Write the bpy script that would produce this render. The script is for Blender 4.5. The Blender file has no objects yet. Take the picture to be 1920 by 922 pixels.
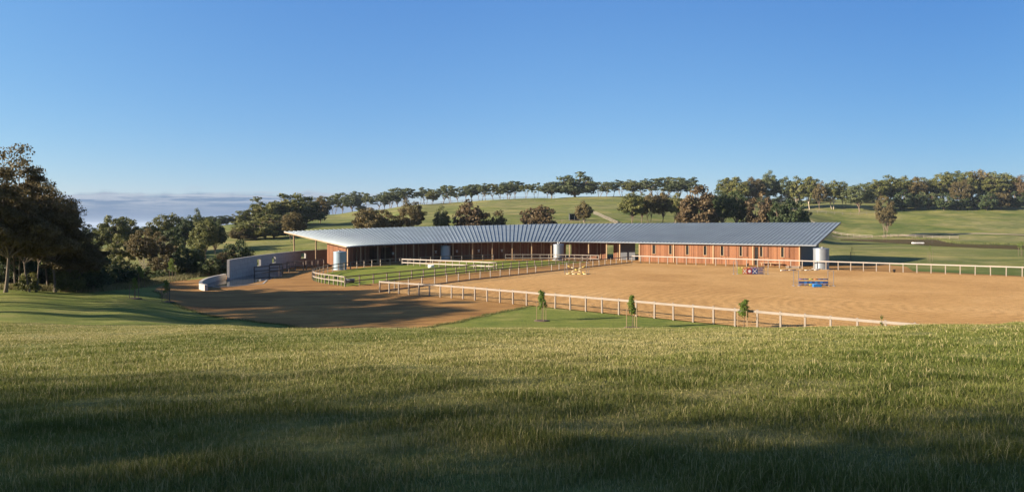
import bpy, bmesh, math, random
import numpy as np
from mathutils import Vector, Matrix
from mathutils.geometry import tessellate_polygon
C = bpy.context.scene
COL = C.collection
R = math.radians
F, HC = 1280.0, 6.5                       # focal length in photo pixels, eye height above the arena
SUN_EL = R(19.0)
TO_SUN = Vector((-0.964*math.cos(SUN_EL), -0.266*math.cos(SUN_EL), math.sin(SUN_EL))).normalized()

# ------------------------------------------------------------------ materials
class NT:
    def __init__(s, name):
        s.m = bpy.data.materials.new(name); s.m.use_nodes = True
        s.t = s.m.node_tree; s.t.nodes.clear()
        s.out = s.n('ShaderNodeOutputMaterial')
    def n(s, typ, **kw):
        nd = s.t.nodes.new(typ)
        for k, v in kw.items(): setattr(nd, k, v)
        return nd
    def l(s, a, b): s.t.links.new(a, b)
    def coord(s, kind='Object', scale=(1,1,1)):
        tc = s.n('ShaderNodeTexCoord'); mp = s.n('ShaderNodeMapping')
        mp.inputs['Scale'].default_value = scale
        s.l(tc.outputs[kind], mp.inputs['Vector']); return mp.outputs[0]
    def noise(s, vec, scale, detail=4, rough=.6, dist=0.0):
        nd = s.n('ShaderNodeTexNoise'); nd.inputs['Scale'].default_value = scale
        nd.inputs['Detail'].default_value = detail; nd.inputs['Roughness'].default_value = rough
        nd.inputs['Distortion'].default_value = dist
        s.l(vec, nd.inputs['Vector']); return nd.outputs['Fac']
    def ramp(s, fac, stops):
        nd = s.n('ShaderNodeValToRGB'); e = nd.color_ramp.elements
        while len(e) < len(stops): e.new(.5)
        for i, (p, c) in enumerate(stops):
            e[i].position = p; e[i].color = (*c, 1) if len(c) == 3 else c
        s.l(fac, nd.inputs[0]); return nd.outputs[0]
    def mix(s, fac, a, b, mode='MIX'):
        nd = s.n('ShaderNodeMix', data_type='RGBA', blend_type=mode)
        for v, i in ((fac, 0), (a, 6), (b, 7)):
            if hasattr(v, 'is_linked'): s.l(v, nd.inputs[i])
            elif isinstance(v, (int, float)): nd.inputs[i].default_value = v
            else: nd.inputs[i].default_value = (*v, 1)
        return nd.outputs[2]
    def math(s, op, a, b=None):
        nd = s.n('ShaderNodeMath', operation=op)
        for i, v in enumerate((a, b)):
            if v is None: continue
            if hasattr(v, 'is_linked'): s.l(v, nd.inputs[i])
            else: nd.inputs[i].default_value = v
        return nd.outputs[0]
    def bsdf(s, col, rough=.8, metal=0.0, spec=.3, bump=None, bstr=.3, bdist=.05):
        b = s.n('ShaderNodeBsdfPrincipled')
        if hasattr(col, 'is_linked'): s.l(col, b.inputs['Base Color'])
        else: b.inputs['Base Color'].default_value = (*col, 1)
        if hasattr(rough, 'is_linked'): s.l(rough, b.inputs['Roughness'])
        else: b.inputs['Roughness'].default_value = rough
        b.inputs['Metallic'].default_value = metal
        b.inputs['Specular IOR Level'].default_value = spec
        if bump is not None:
            bp = s.n('ShaderNodeBump'); bp.inputs['Strength'].default_value = bstr
            bp.inputs['Distance'].default_value = bdist
            s.l(bump, bp.inputs['Height']); s.l(bp.outputs[0], b.inputs['Normal'])
        s.l(b.outputs[0], s.out.inputs[0]); return b

def mat_plain(name, col, rough=.7, metal=0.0, var=.15, scale=3.0, spec=.3):
    t = NT(name); v = t.coord()
    f = t.noise(v, scale, 5)
    c = t.mix(f, tuple(x*(1-var) for x in col), tuple(min(1, x*(1+var)) for x in col))
    t.bsdf(c, rough, metal, spec, bump=f, bstr=.15, bdist=.02); return t.m

def mat_ground():
    t = NT('field_grass'); v = t.coord()
    big = t.noise(v, .018, 4, .6); mid = t.noise(v, .12, 4, .65, .5)
    # slope-following drifts
    v2 = t.coord(scale=(.35, 1, 1)); drift = t.noise(v2, .5, 5, .7)
    band = t.noise(t.coord(scale=(.3, 1, 1)), .11, 5, .7, .4)
    fine = t.noise(v, 4.5, 5, .75)
    tuft = t.noise(t.coord(scale=(.6,1,1)), 1.3, 3, .7)
    a = t.ramp(big, [(.40, (.090,.120,.029)), (.50, (.150,.160,.048)), (.60, (.228,.206,.094))])
    b = t.ramp(mid, [(.36, (.076,.112,.025)), (.50, (.144,.158,.046)), (.63, (.245,.218,.10))])
    c = t.mix(.5, a, b)
    d = t.ramp(drift, [(.3, (.60,.66,.56)), (.5, (.95,.97,.92)), (.68, (1.42,1.32,1.25))])
    c = t.mix(.8, c, d, 'MULTIPLY')
    c = t.mix(.85, c, t.ramp(band, [(.36, (.62,.72,.60)), (.5, (1,1,1)), (.62, (1.35,1.22,1.12))]), 'MULTIPLY')
    e = t.ramp(fine, [(.3, (.55,.57,.5)), (.5, (1,1,1)), (.7, (1.45,1.4,1.3))])
    c = t.mix(.75, c, e, 'MULTIPLY')
    h = t.math('ADD', t.math('MULTIPLY', fine, .5), tuft)
    t.bsdf(c, .95, 0, .1, bump=h, bstr=.9, bdist=.16); return t.m

def mat_lawn():
    t = NT('lawn_grass'); v = t.coord()
    a = t.ramp(t.noise(v, .35, 5, .7), [(.3, (.105,.145,.020)), (.55, (.175,.195,.032)), (.75, (.255,.235,.060))])
    f = t.noise(v, 7, 4, .7)
    c = t.mix(.6, a, t.ramp(f, [(.3, (.6,.62,.55)), (.7, (1.3,1.3,1.2))]), 'MULTIPLY')
    t.bsdf(c, .95, 0, .1, bump=f, bstr=.6, bdist=.05); return t.m

def mat_mown():
    t = NT('mown_grass'); v = t.coord()
    a = t.ramp(t.noise(v, .22, 5, .7, .4), [(.34, (.105,.140,.030)), (.52, (.165,.185,.042)), (.68, (.245,.225,.075))])
    st = t.noise(t.coord(scale=(.3,1,1)), .9, 5, .7)
    c = t.mix(.7, a, t.ramp(st, [(.36, (.72,.78,.68)), (.5, (1,1,1)), (.64, (1.25,1.2,1.12))]), 'MULTIPLY')
    f = t.noise(v, 6, 5, .75)
    c = t.mix(.7, c, t.ramp(f, [(.3, (.6,.62,.55)), (.7, (1.35,1.33,1.25))]), 'MULTIPLY')
    t.bsdf(c, .95, 0, .1, bump=f, bstr=.8, bdist=.07); return t.m

def mat_dirt():
    t = NT('packed_dirt'); v = t.coord()
    a = t.ramp(t.noise(v, .12, 6, .7, .6), [(.3, (.235,.122,.042)), (.55, (.305,.168,.058)), (.78, (.39,.235,.095))])
    tr = t.noise(t.coord(scale=(.25,1.2,1)), .6, 5, .7)
    c = t.mix(.85, a, t.ramp(tr, [(.36, (.66,.62,.60)), (.5, (1,1,1)), (.62, (1.25,1.25,1.22))]), 'MULTIPLY')
    f = t.noise(v, 9, 5, .8)
    c = t.mix(.5, c, t.ramp(f, [(.3, (.62,.6,.58)), (.7, (1.3,1.3,1.3))]), 'MULTIPLY')
    t.bsdf(c, .95, 0, .1, bump=t.math('ADD', f, tr), bstr=.6, bdist=.05); return t.m

def mat_sand():
    t = NT('raked_sand'); v = t.coord()
    a = t.ramp(t.noise(v, .09, 5, .6, .8), [(.3, (.385,.214,.078)), (.52, (.465,.272,.104)), (.75, (.54,.335,.145))])
    # harrow arcs: distorted rings round the far right corner, and straight drags along the near edge
    tc = t.n('ShaderNodeTexCoord'); mp = t.n('ShaderNodeMapping'); mp.inputs['Location'].default_value = (-34, -52, 0)
    t.l(tc.outputs['Object'], mp.inputs['Vector'])
    w = t.n('ShaderNodeTexWave', wave_type='RINGS', rings_direction='Z'); w.inputs['Scale'].default_value = .32
    w.inputs['Distortion'].default_value = 9; w.inputs['Detail'].default_value = 4; w.inputs['Detail Scale'].default_value = .8
    w.inputs['Detail Roughness'].default_value = .7
    t.l(mp.outputs[0], w.inputs['Vector'])
    n1 = t.noise(v, 5.0, 7, .85, .2); n2 = t.noise(t.coord(scale=(.45,1,1)), 2.6, 7, .85, .2)
    g = t.math('ADD', t.math('MULTIPLY', w.outputs['Fac'], .13), t.math('ADD', n1, n2))
    c = t.mix(.8, a, t.ramp(t.math('MULTIPLY', g, .5), [(.42, (.56,.53,.50)), (.53, (1,1,1)), (.66, (1.30,1.32,1.36))]), 'MULTIPLY')
    t.bsdf(c, .95, 0, .1, bump=g, bstr=.9, bdist=.08); return t.m

def mat_timber(name, c1, c2, plank=.15, grey=0.0):
    t = NT(name)
    tc = t.n('ShaderNodeTexCoord'); sp = t.n('ShaderNodeSeparateXYZ'); t.l(tc.outputs['UV'], sp.inputs[0])
    u = t.math('DIVIDE', sp.outputs[0], plank)
    fl = t.math('FLOOR', u); fr = t.math('FRACT', u)
    wn = t.n('ShaderNodeTexWhiteNoise', noise_dimensions='1D'); t.l(fl, wn.inputs['W'])
    mp = t.n('ShaderNodeMapping'); mp.inputs['Scale'].default_value = (9, .7, 1); t.l(tc.outputs['UV'], mp.inputs['Vector'])
    g = t.noise(mp.outputs[0], 3, 5, .7)
    mp2 = t.n('ShaderNodeMapping'); mp2.inputs['Scale'].default_value = (.5, .5, 1); t.l(tc.outputs['UV'], mp2.inputs['Vector'])
    w = t.noise(mp2.outputs[0], 1.2, 4, .7)
    f = t.math('ADD', t.math('MULTIPLY', wn.outputs['Value'], .45), t.math('ADD', t.math('MULTIPLY', g, .35), t.math('MULTIPLY', w, .3)))
    c = t.ramp(f, [(.25, c1), (.8, c2)])
    gap = t.math('LESS_THAN', fr, .09)
    c = t.mix(gap, c, tuple(x*.3 for x in c1))
    t.bsdf(c, .75, 0, .2, bump=t.math('SUBTRACT', g, gap), bstr=.5, bdist=.02); return t.m

def mat_concrete():
    t = NT('offform_concrete')
    tc = t.n('ShaderNodeTexCoord'); mp = t.n('ShaderNodeMapping'); t.l(tc.outputs['UV'], mp.inputs['Vector'])
    br = t.n('ShaderNodeTexBrick'); br.inputs['Scale'].default_value = 1
    br.inputs['Brick Width'].default_value = 3.6; br.inputs['Row Height'].default_value = .6
    br.inputs['Mortar Size'].default_value = .02
    br.inputs['Color1'].default_value = (.40,.375,.35,1); br.inputs['Color2'].default_value = (.37,.35,.33,1)
    br.inputs['Mortar'].default_value = (.30,.285,.27,1)
    t.l(mp.outputs[0], br.inputs['Vector'])
    n = t.noise(mp.outputs[0], 1.4, 6, .7)
    c = t.mix(.6, br.outputs['Color'], t.ramp(n, [(.3, (.7,.69,.67)), (.7, (1.22,1.22,1.2))]), 'MULTIPLY')
    t.bsdf(c, .85, 0, .2, bump=n, bstr=.3, bdist=.02); return t.m

def mat_metal_roof():
    t = NT('galvanised_roof'); v = t.coord()
    n = t.noise(v, .35, 4, .6); n2 = t.noise(t.coord(scale=(1,1,1)), 2.5, 4, .7)
    c = t.ramp(n, [(.3, (.205,.245,.275)), (.7, (.265,.31,.345))])
    r = t.math('ADD', t.math('MULTIPLY', n2, .22), .42)
    t.bsdf(c, r, .35, .5, bump=n2, bstr=.05, bdist=.02); return t.m

def mat_leaf(name, c1, c2, c3, transl=.28):
    t = NT(name)
    at = t.n('ShaderNodeAttribute', attribute_name='tint'); oi = t.n('ShaderNodeObjectInfo')
    f = t.math('ADD', t.math('MULTIPLY', at.outputs['Fac'], .8), t.math('MULTIPLY', oi.outputs['Random'], .2))
    c = t.ramp(f, [(.1, c1), (.5, c2), (.9, c3)])
    d = t.n('ShaderNodeBsdfPrincipled'); t.l(c, d.inputs['Base Color'])
    d.inputs['Roughness'].default_value = .6; d.inputs['Specular IOR Level'].default_value = .25
    tr = t.n('ShaderNodeBsdfTranslucent'); t.l(c, tr.inputs[0])
    mx = t.n('ShaderNodeMixShader'); mx.inputs[0].default_value = transl
    t.l(d.outputs[0], mx.inputs[1]); t.l(tr.outputs[0], mx.inputs[2]); t.l(mx.outputs[0], t.out.inputs[0])
    return t.m

def mat_blade():
    t = NT('grass_blade'); at = t.n('ShaderNodeAttribute', attribute_name='tint')
    c = t.ramp(at.outputs['Fac'], [(0, (.062,.090,.016)), (.4, (.142,.162,.034)), (.7, (.265,.245,.078)), (1, (.48,.40,.20))])
    d = t.n('ShaderNodeBsdfPrincipled'); t.l(c, d.inputs['Base Color']); d.inputs['Roughness'].default_value = .55
    d.inputs['Specular IOR Level'].default_value = .25
    tr = t.n('ShaderNodeBsdfTranslucent'); t.l(c, tr.inputs[0])
    mx = t.n('ShaderNodeMixShader'); mx.inputs[0].default_value = .35
    t.l(d.outputs[0], mx.inputs[1]); t.l(tr.outputs[0], mx.inputs[2]); t.l(mx.outputs[0], t.out.inputs[0]); return t.m

def mat_water(name, col, rough=.05, bump=.02, scale=1.5):
    t = NT(name); v = t.coord(scale=(1,1,1)); n = t.noise(v, scale, 4, .6)
    b = t.bsdf(col, rough, 0, .04 if name == 'pond_water' else .5, bump=n, bstr=bump, bdist=.05); b.inputs['IOR'].default_value = 1.33
    return t.m

def mat_pond():
    t = NT('pond_water'); v = t.coord(scale=(.35,1,1))
    d = t.n('ShaderNodeBsdfDiffuse'); t.l(t.mix(t.noise(v, .25, 4), (.050,.036,.022), (.085,.062,.040)), d.inputs[0])
    g = t.n('ShaderNodeBsdfGlossy'); g.inputs['Roughness'].default_value = .08; g.inputs[0].default_value = (.55,.50,.45,1)
    mx = t.n('ShaderNodeMixShader'); mx.inputs[0].default_value = .38
    t.l(d.outputs[0], mx.inputs[1]); t.l(g.outputs[0], mx.inputs[2]); t.l(mx.outputs[0], t.out.inputs[0]); return t.m

M = dict(
    ground=mat_ground(), lawn=mat_lawn(), mown=mat_mown(), dirt=mat_dirt(), sand=mat_sand(), roof=mat_metal_roof(), conc=mat_concrete(),
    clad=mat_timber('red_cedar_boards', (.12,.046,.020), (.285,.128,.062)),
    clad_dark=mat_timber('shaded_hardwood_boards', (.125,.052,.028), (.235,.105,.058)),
    rail=mat_plain('weathered_rail', (.255,.215,.178), .8, 0, .25, 2.2),
    post=mat_plain('pine_post', (.235,.195,.158), .8, 0, .22, 2.5),
    vpost=mat_plain('blonde_timber_post', (.34,.235,.135), .7, 0, .2, 2),
    dark=mat_plain('black_opening_shade', (.012,.011,.010), .9),  # near-black colour standing in for the shade inside openings
    slate=mat_plain('charcoal_cladding', (.085,.09,.10), .6, .1, .12, 1.5),
    gutter=mat_plain('zinc_gutter', (.19,.205,.22), .5, .3, .1, 1.0),
    galv=mat_plain('galvanised_tank', (.27,.295,.32), .42, .5, .1, 1.2),
    bluetank=mat_plain('pale_blue_tank', (.245,.325,.375), .45, .1, .06, 1.0),
    soffit=mat_plain('plywood_soffit', (.30,.20,.12), .8),
    bark=mat_plain('tree_bark', (.17,.125,.09), .9, 0, .4, 4),
    bark_mid=mat_plain('grey_bark', (.165,.13,.10), .9, 0, .35, 2.5),
    bark_pale=mat_plain('pale_gum_bark', (.40,.33,.26), .85, 0, .35, 2.5),
    white=mat_plain('white_paint', (.80,.79,.76), .5, 0, .06),
    chalk=mat_plain('dusty_white_paint', (.45,.43,.42), .7),
    palerail=mat_plain('pale_rail', (.35,.30,.26), .8, 0, .2, 2.2),
    darkrail=mat_plain('shaded_weathered_rail', (.15,.115,.09), .85, 0, .25, 2.2),  # darker copy of the rail colour, standing in for its side away from the sun
    mulch=mat_plain('dark_mulch', (.085,.06,.045), .95, 0, .4, 6),
    steel=mat_plain('thin_steel', (.22,.22,.23), .5, .4),
    black=mat_plain('black_rubber', (.02,.02,.022), .6),
    blue=mat_plain('blue_paint', (.012,.045,.16), .5), lblue=mat_plain('bright_blue_paint', (.012,.13,.36), .5),
    navy=mat_plain('navy_paint', (.018,.035,.13), .5), yellow=mat_plain('yellow_paint', (.44,.33,.08), .6),
    cream=mat_plain('cream_paint', (.48,.42,.26), .5), lime=mat_plain('lime_paint', (.26,.28,.05), .6),
    orange=mat_plain('orange_paint', (.36,.13,.05), .6), maroon=mat_plain('maroon_paint', (.17,.015,.03), .5),
    purple=mat_plain('purple_paint', (.10,.06,.20), .5),
    blade=mat_blade(),
    olive=mat_leaf('olive_leaves', (.073,.085,.027), (.144,.149,.044), (.238,.213,.067)),
    gum=mat_leaf('grey_green_leaves', (.059,.078,.034), (.110,.129,.054), (.183,.189,.081)),
    deep=mat_leaf('deep_green_leaves', (.034,.051,.022), (.061,.085,.032), (.116,.132,.046)),
    russet=mat_leaf('russet_leaves', (.074,.051,.028), (.130,.090,.045), (.200,.142,.066)),
    brown=mat_leaf('olive_brown_leaves', (.073,.061,.027), (.137,.107,.044), (.226,.168,.067)),
    fresh=mat_leaf('fresh_green_leaves', (.085,.135,.020), (.125,.185,.028), (.20,.235,.045), .35),
    bankgrass=mat_leaf('bank_grass', (.06,.085,.02), (.11,.13,.035), (.18,.17,.06), .3),
    reed=mat_leaf('dry_reed', (.10,.10,.03), (.17,.16,.06), (.26,.22,.11), .3),
    pond=mat_pond(),
    pool=mat_water('pool_water', (.05,.055,.055), .03, .004, .7),
    sea=mat_water('sea_water', (.05,.075,.12), .35, .3, .02),
)

# ------------------------------------------------------------------ mesh helpers
def mesh_np(name, verts, faces, mat=None, parent=None, tint=None, smooth=False):
    me = bpy.data.meshes.new(name)
    verts = np.asarray(verts, np.float32); faces = np.asarray(faces, np.int32); k = faces.shape[1]
    me.vertices.add(len(verts)); me.vertices.foreach_set('co', verts.ravel())
    me.loops.add(faces.size); me.loops.foreach_set('vertex_index', faces.ravel())
    me.polygons.add(len(faces)); me.polygons.foreach_set('loop_start', np.arange(0, faces.size, k, dtype=np.int32))
    me.update(calc_edges=True)
    if tint is not None:
        a = me.attributes.new('tint', 'FLOAT', 'POINT'); a.data.foreach_set('value', np.asarray(tint, np.float32))
    if smooth: me.polygons.foreach_set('use_smooth', np.ones(len(faces), bool))
    if mat: me.materials.append(mat)
    return link(name, me, parent)

def link(name, data, parent=None):
    o = bpy.data.objects.new(name, data); COL.objects.link(o)
    if parent is not None: o.parent = parent
    return o

class MB:
    """collects shapes, builds ONE mesh; several material slots allowed"""
    def __init__(s): s.v = []; s.f = []; s.uv = []; s.mi = []; s.sm = []
    def face(s, pts, uv=None, mi=0, sm=False):
        i = len(s.v); s.v += [tuple(p) for p in pts]; s.f.append(tuple(range(i, i+len(pts))))
        s.uv.append(uv if uv else [(0, 0)]*len(pts)); s.mi.append(mi); s.sm.append(sm)
    def hexa(s, p, mi=0):
        """p: 8 points, bottom 0-3 counter-clockwise, top 4-7"""
        for q in ((3,2,1,0), (4,5,6,7), (0,1,5,4), (1,2,6,5), (2,3,7,6), (3,0,4,7)):
            pts = [Vector(p[k]) for k in q]
            e = pts[1]-pts[0]; L = e.length; w = (pts[3]-pts[0]).length
            s.face(pts, [(0,0), (L,0), (L,w), (0,w)], mi)
    def box(s, c, d, rz=0.0, mi=0, rx=0.0, ry=0.0):
        m = Matrix.Translation(c) @ Matrix.Rotation(rz, 4, 'Z') @ Matrix.Rotation(ry, 4, 'Y') @ Matrix.Rotation(rx, 4, 'X')
        x, y, z = d[0]/2, d[1]/2, d[2]/2
        s.hexa([m @ Vector(q) for q in ((-x,-y,-z), (x,-y,-z), (x,y,-z), (-x,y,-z), (-x,-y,z), (x,-y,z), (x,y,z), (-x,y,z))], mi)
    def bar(s, a, b, w, h, mi=0):
        a, b = Vector(a), Vector(b); d = (b-a).normalized()
        side = d.cross(Vector((0,0,1)))
        side = side.normalized() if side.length > 1e-4 else Vector((1,0,0))
        up = side.cross(d).normalized()
        S, U = side*(w/2), up*(h/2)
        s.hexa([a-S-U, a+S-U, b+S-U, b-S-U, a-S+U, a+S+U, b+S+U, b-S+U], mi)
    def tube(s, pts, rad, n=7, mi=0, cap=True):
        pts = [Vector(p) for p in pts]
        if isinstance(rad, (int, float)): rad = [rad]*len(pts)
        rings = []
        for i, p in enumerate(pts):
            d = (pts[min(i+1, len(pts)-1)] - pts[max(i-1, 0)]).normalized()
            a = d.cross(Vector((.31,.95,.05))).normalized(); b = d.cross(a)
            rings.append([p + (a*math.cos(2*math.pi*k/n) + b*math.sin(2*math.pi*k/n))*rad[i] for k in range(n)])
        i0 = len(s.v)
        for r in rings: s.v += [tuple(p) for p in r]
        for i in range(len(rings)-1):
            for k in range(n):
                k2 = (k+1) % n
                s.f.append((i0+i*n+k, i0+i*n+k2, i0+(i+1)*n+k2, i0+(i+1)*n+k)); s.uv.append([(k/n, i), ((k+1)/n, i), ((k+1)/n, i+1), (k/n, i+1)])
                s.mi.append(mi); s.sm.append(True)
        if cap:
            for ring, rev in ((0, True), (len(rings)-1, False)):
                q = tuple(i0+ring*n+k for k in (range(n-1, -1, -1) if rev else range(n)))
                s.f.append(q); s.uv.append([(0, 0)]*n); s.mi.append(mi); s.sm.append(False)
    def lathe(s, prof, n=32, mi=0, c=(0,0,0)):
        i0 = len(s.v)
        for r, z in prof:
            s.v += [(c[0]+r*math.cos(2*math.pi*k/n), c[1]+r*math.sin(2*math.pi*k/n), c[2]+z) for k in range(n)]
        for i in range(len(prof)-1):
            for k in range(n):
                k2 = (k+1) % n
                s.f.append((i0+i*n+k, i0+i*n+k2, i0+(i+1)*n+k2, i0+(i+1)*n+k)); s.uv.append([(0,0)]*4); s.mi.append(mi); s.sm.append(True)
    def build(s, name, mats, parent=None):
        me = bpy.data.meshes.new(name); me.from_pydata(s.v, [], s.f)
        for m in (mats if isinstance(mats, (list, tuple)) else [mats]): me.materials.append(m)
        uvl = me.uv_layers.new(name='UVMap')
        flat = [c for f in s.uv for q in f for c in q]
        uvl.data.foreach_set('uv', flat)
        me.polygons.foreach_set('material_index', s.mi); me.polygons.foreach_set('use_smooth', s.sm)
        me.update(); return link(name, me, parent)

def tag(o, label, cat, group=None):
    o['label'] = label; o['category'] = cat
    if group: o['group'] = group
    return o
def thing(name, label, cat, loc=(0,0,0), rz=0.0, group=None):
    o = bpy.data.objects.new(name, None); COL.objects.link(o); o.location = loc; o.rotation_euler = (0,0,rz)
    o.empty_display_size = .3
    return tag(o, label, cat, group)
def structure(o): o['kind'] = 'structure'; return o

# ------------------------------------------------------------------ terrain
def U(px): return (px-960)/F
def tilt(X): return np.clip(-.02*np.maximum(0, -np.asarray(X, float)-5), -1.2, 0)
NEAR = [  # u, [(Y, height above the flat)]
    (-2.2, [(-40,8.2),(-5,5.5),(4.6,4.72),(20,3.9),(40,2.8),(60,2.4),(85,1.2),(110,0)]),
    (-.75, [(-40,8.2),(-5,5.5),(4.6,4.66),(20,3.30),(30,2.38),(40,1.95),(48,1.84),(56,1.78),(70,1.15),(95,0)]),
    (-.594,[(-40,8.2),(-5,5.5),(4.6,4.66),(25,2.75),(34,1.85),(44,1.32),(61,1.05),(75,.55),(95,0)]),
    (-.4375,[(-40,8.2),(-5,5.5),(4.6,4.66),(28,2.52),(38,1.15),(48,.12),(58,0)]),
    (-.33, [(-40,8.2),(-5,5.5),(4.6,4.66),(29,2.20),(37,.80),(44,0)]),
    (-.2,  [(-40,8.2),(-5,5.5),(4.6,4.66),(28,2.27),(35,.85),(42,0)]),
    (0,    [(-40,8.2),(-5,5.5),(4.6,4.66),(28,2.27),(35,.85),(42,0)]),
    (.19,  [(-40,8.2),(-5,5.5),(4.6,4.66),(28,2.27),(35,.85),(42,0)]),
    (.344, [(-40,8.2),(-5,5.5),(4.6,4.66),(26,2.60),(33,1.0),(39.5,0)]),
    (.5,   [(-40,8.2),(-5,5.5),(4.6,4.66),(23,3.08),(30,1.2),(35.5,0)]),
    (.62,  [(-40,8.2),(-5,5.5),(4.6,4.66),(21,3.43),(27.5,1.3),(32.5,0)]),
    (.75,  [(-40,8.2),(-5,5.5),(4.6,4.66),(19,3.78),(25.5,1.3),(30,0)]),
    (1.2,  [(-40,8.2),(-5,5.5),(4.6,4.66),(15,4.1),(20,1.6),(25,0)]),
]
FAR = [   # px, [(Y, z)]
    (-900,[(130,-1.2),(300,-.5),(380,-1),(600,-15),(1000,-40),(3000,-60)]),
    (0,   [(130,-1.1),(200,-.6),(300,.3),(380,0),(600,-15),(1000,-40),(3000,-60)]),
    (190, [(130,-.8),(150,-.3),(300,.64),(345,.4),(600,-17),(1000,-40),(3000,-60)]),
    (330, [(130,-.2),(150,.4),(300,3.4),(345,3.4),(600,-15),(1000,-40),(3000,-60)]),
    (430, [(130,.2),(150,1.0),(300,6.3),(345,6.4),(600,-12),(1000,-40),(3000,-60)]),
    (520, [(130,.3),(200,3.4),(300,8.0),(420,9.8),(700,-5),(1000,-40),(3000,-60)]),
    (620, [(130,.3),(180,3.4),(300,8.6),(420,12.6),(470,12.4),(800,-10),(1200,-40),(3000,-60)]),
    (700, [(140,.3),(190,4),(300,9.5),(420,15.6),(480,15.2),(800,-2),(1200,-40),(3000,-60)]),
    (800, [(145,.3),(200,5),(300,12),(420,19.2),(480,19),(800,5),(1300,-40),(3000,-60)]),
    (960, [(150,.4),(200,5.4),(300,13.5),(420,22.3),(480,22.8),(800,8),(1300,-40),(3000,-60)]),
    (1160,[(150,.4),(200,5.4),(300,13.8),(420,24.0),(480,24.4),(800,12),(1300,-40),(3000,-60)]),
    (1300,[(150,.4),(200,4.5),(300,12),(420,22.6),(480,23),(800,12),(1300,-40),(3000,-60)]),
    (1480,[(150,.4),(200,3),(300,9.5),(380,16.0),(450,22.8),(800,12),(1300,-40),(3000,-60)]),
    (1580,[(110,0),(150,1),(262,1),(285,2.6),(310,6.6),(345,12.0),(370,16),(450,23),(800,12),(1300,-40),(3000,-60)]),
    (1700,[(110,0),(150,1),(258,1),(275,2.6),(303,6.0),(340,11.6),(368,16),(450,22.5),(800,12),(1300,-40),(3000,-60)]),
    (1920,[(110,0),(150,1),(252,1.1),(270,2.2),(300,5.6),(340,11.2),(368,15.6),(450,21),(800,12),(1300,-40),(3000,-60)]),
    (2600,[(110,0),(150,1),(252,1.1),(300,5),(368,15),(450,17),(800,12),(1300,-40),(3000,-60)]),
]
def pchip(pts, x):
    xs = np.array([p[0] for p in pts], float); ys = np.array([p[1] for p in pts], float)
    h = np.diff(xs); d = np.diff(ys)/h; m = np.zeros(len(xs)); m[0] = d[0]; m[-1] = d[-1]
    for i in range(1, len(xs)-1):
        if d[i-1]*d[i] > 0:
            w1 = 2*h[i]+h[i-1]; w2 = h[i]+2*h[i-1]; m[i] = (w1+w2)/(w1/d[i-1]+w2/d[i])
    x = np.clip(x, xs[0], xs[-1]); k = np.clip(np.searchsorted(xs, x)-1, 0, len(xs)-2)
    t = (x-xs[k])/h[k]
    return ((1+2*t)*(1-t)**2*ys[k] + t*(1-t)**2*h[k]*m[k] + t*t*(3-2*t)*ys[k+1] + t*t*(t-1)*h[k]*m[k+1])
def table(tab, us, u, Y):
    us = np.array(us); u = np.clip(u, us[0], us[-1]); k = np.clip(np.searchsorted(us, u)-1, 0, len(us)-2)
    t = (u-us[k])/(us[k+1]-us[k]); t = t*t*(3-2*t)
    cols = np.stack([pchip(p, Y) for _, p in tab]); idx = np.arange(len(u))
    return cols[k, idx]*(1-t) + cols[k+1, idx]*t
NU = [a for a, _ in NEAR]; FU = [U(a) for a, _ in FAR]
def ground_np(X, Y):
    X = np.asarray(X, float).ravel(); Y = np.asarray(Y, float).ravel()
    u = X/np.maximum(Y, 20)
    zn = table(NEAR, NU, u, Y) + tilt(X)
    zf = table(FAR, FU, u, Y)
    lo = np.interp(u, [-.5, 0, .4, .5], [125, 142, 142, 106]); hi = lo + np.interp(u, [-.5, 0, .4, .5], [35, 25, 25, 25])
    s = np.clip((Y-lo)/(hi-lo), 0, 1); s = s*s*(3-2*s)
    z = zn*(1-s) + zf*s
    # gentle natural unevenness away from the built ground
    amp = np.clip((Y-150)/120, 0, 1)*.45 + np.clip((30-Y)/30, 0, 1)*.05
    amp = np.where((u > .42) & (Y > 100) & (Y < 270), 0, amp)
    z += amp*(np.sin(X*.071+1.3)*np.sin(Y*.053+.4) + .5*np.sin(X*.17+Y*.11))
    return z
def gz(x, y): return float(ground_np([x], [y])[0])
def onray(px, Y): return (px-960)/F*Y
def G(px, py):
    """the terrain point seen at a photo pixel, looking past the near slope"""
    Y = np.arange(37, 220, .1); X = (px-960)/F*Y; zr = HC-(py-422)/F*Y; zg = ground_np(X, Y)
    if zr[0] > zg[0]:
        k = np.argmax(zr <= zg)
        if k > 0: return float(X[k]), float(Y[k])
    return Gflat(px, py)
def Gflat(px, py):
    """the ground point (flat, tilting site) seen at a photo pixel"""
    z = 0.0
    for _ in range(8):
        Y = F*(HC-z)/(py-422); X = (px-960)/F*Y; z = float(tilt(X))
    return X, Y

def axis(bands):
    out = []
    for a, b, st in bands: out += list(np.arange(a, b, st))
    return out
gx = np.array(axis([(-60,90,1.0)])); ext = 90.0; stp = 1.0; hi = []
while ext < 2600: hi.append(ext); stp *= 1.06; ext += stp
ext = -60.0; stp = 1.0; lo = []
while ext > -2600: stp *= 1.06; ext -= stp; lo.append(ext)
gx = np.concatenate([np.array(lo[::-1]), gx, np.array(hi)])
gy = np.array(axis([(-40,0,2.0), (0,82,.6), (82,180,1.4)])); ext = 180.0; stp = 1.5; hy = []
while ext < 3000: hy.append(ext); stp *= 1.035; ext += stp
gy = np.concatenate([gy, np.array(hy)])
XX, YY = np.meshgrid(gx, gy); Z = ground_np(XX, YY)
nx, ny = len(gx), len(gy)
ii = np.arange(ny-1)[:, None]*nx + np.arange(nx-1)[None, :]
quads = np.stack([ii, ii+1, ii+nx+1, ii+nx], -1).reshape(-1, 4)
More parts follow.
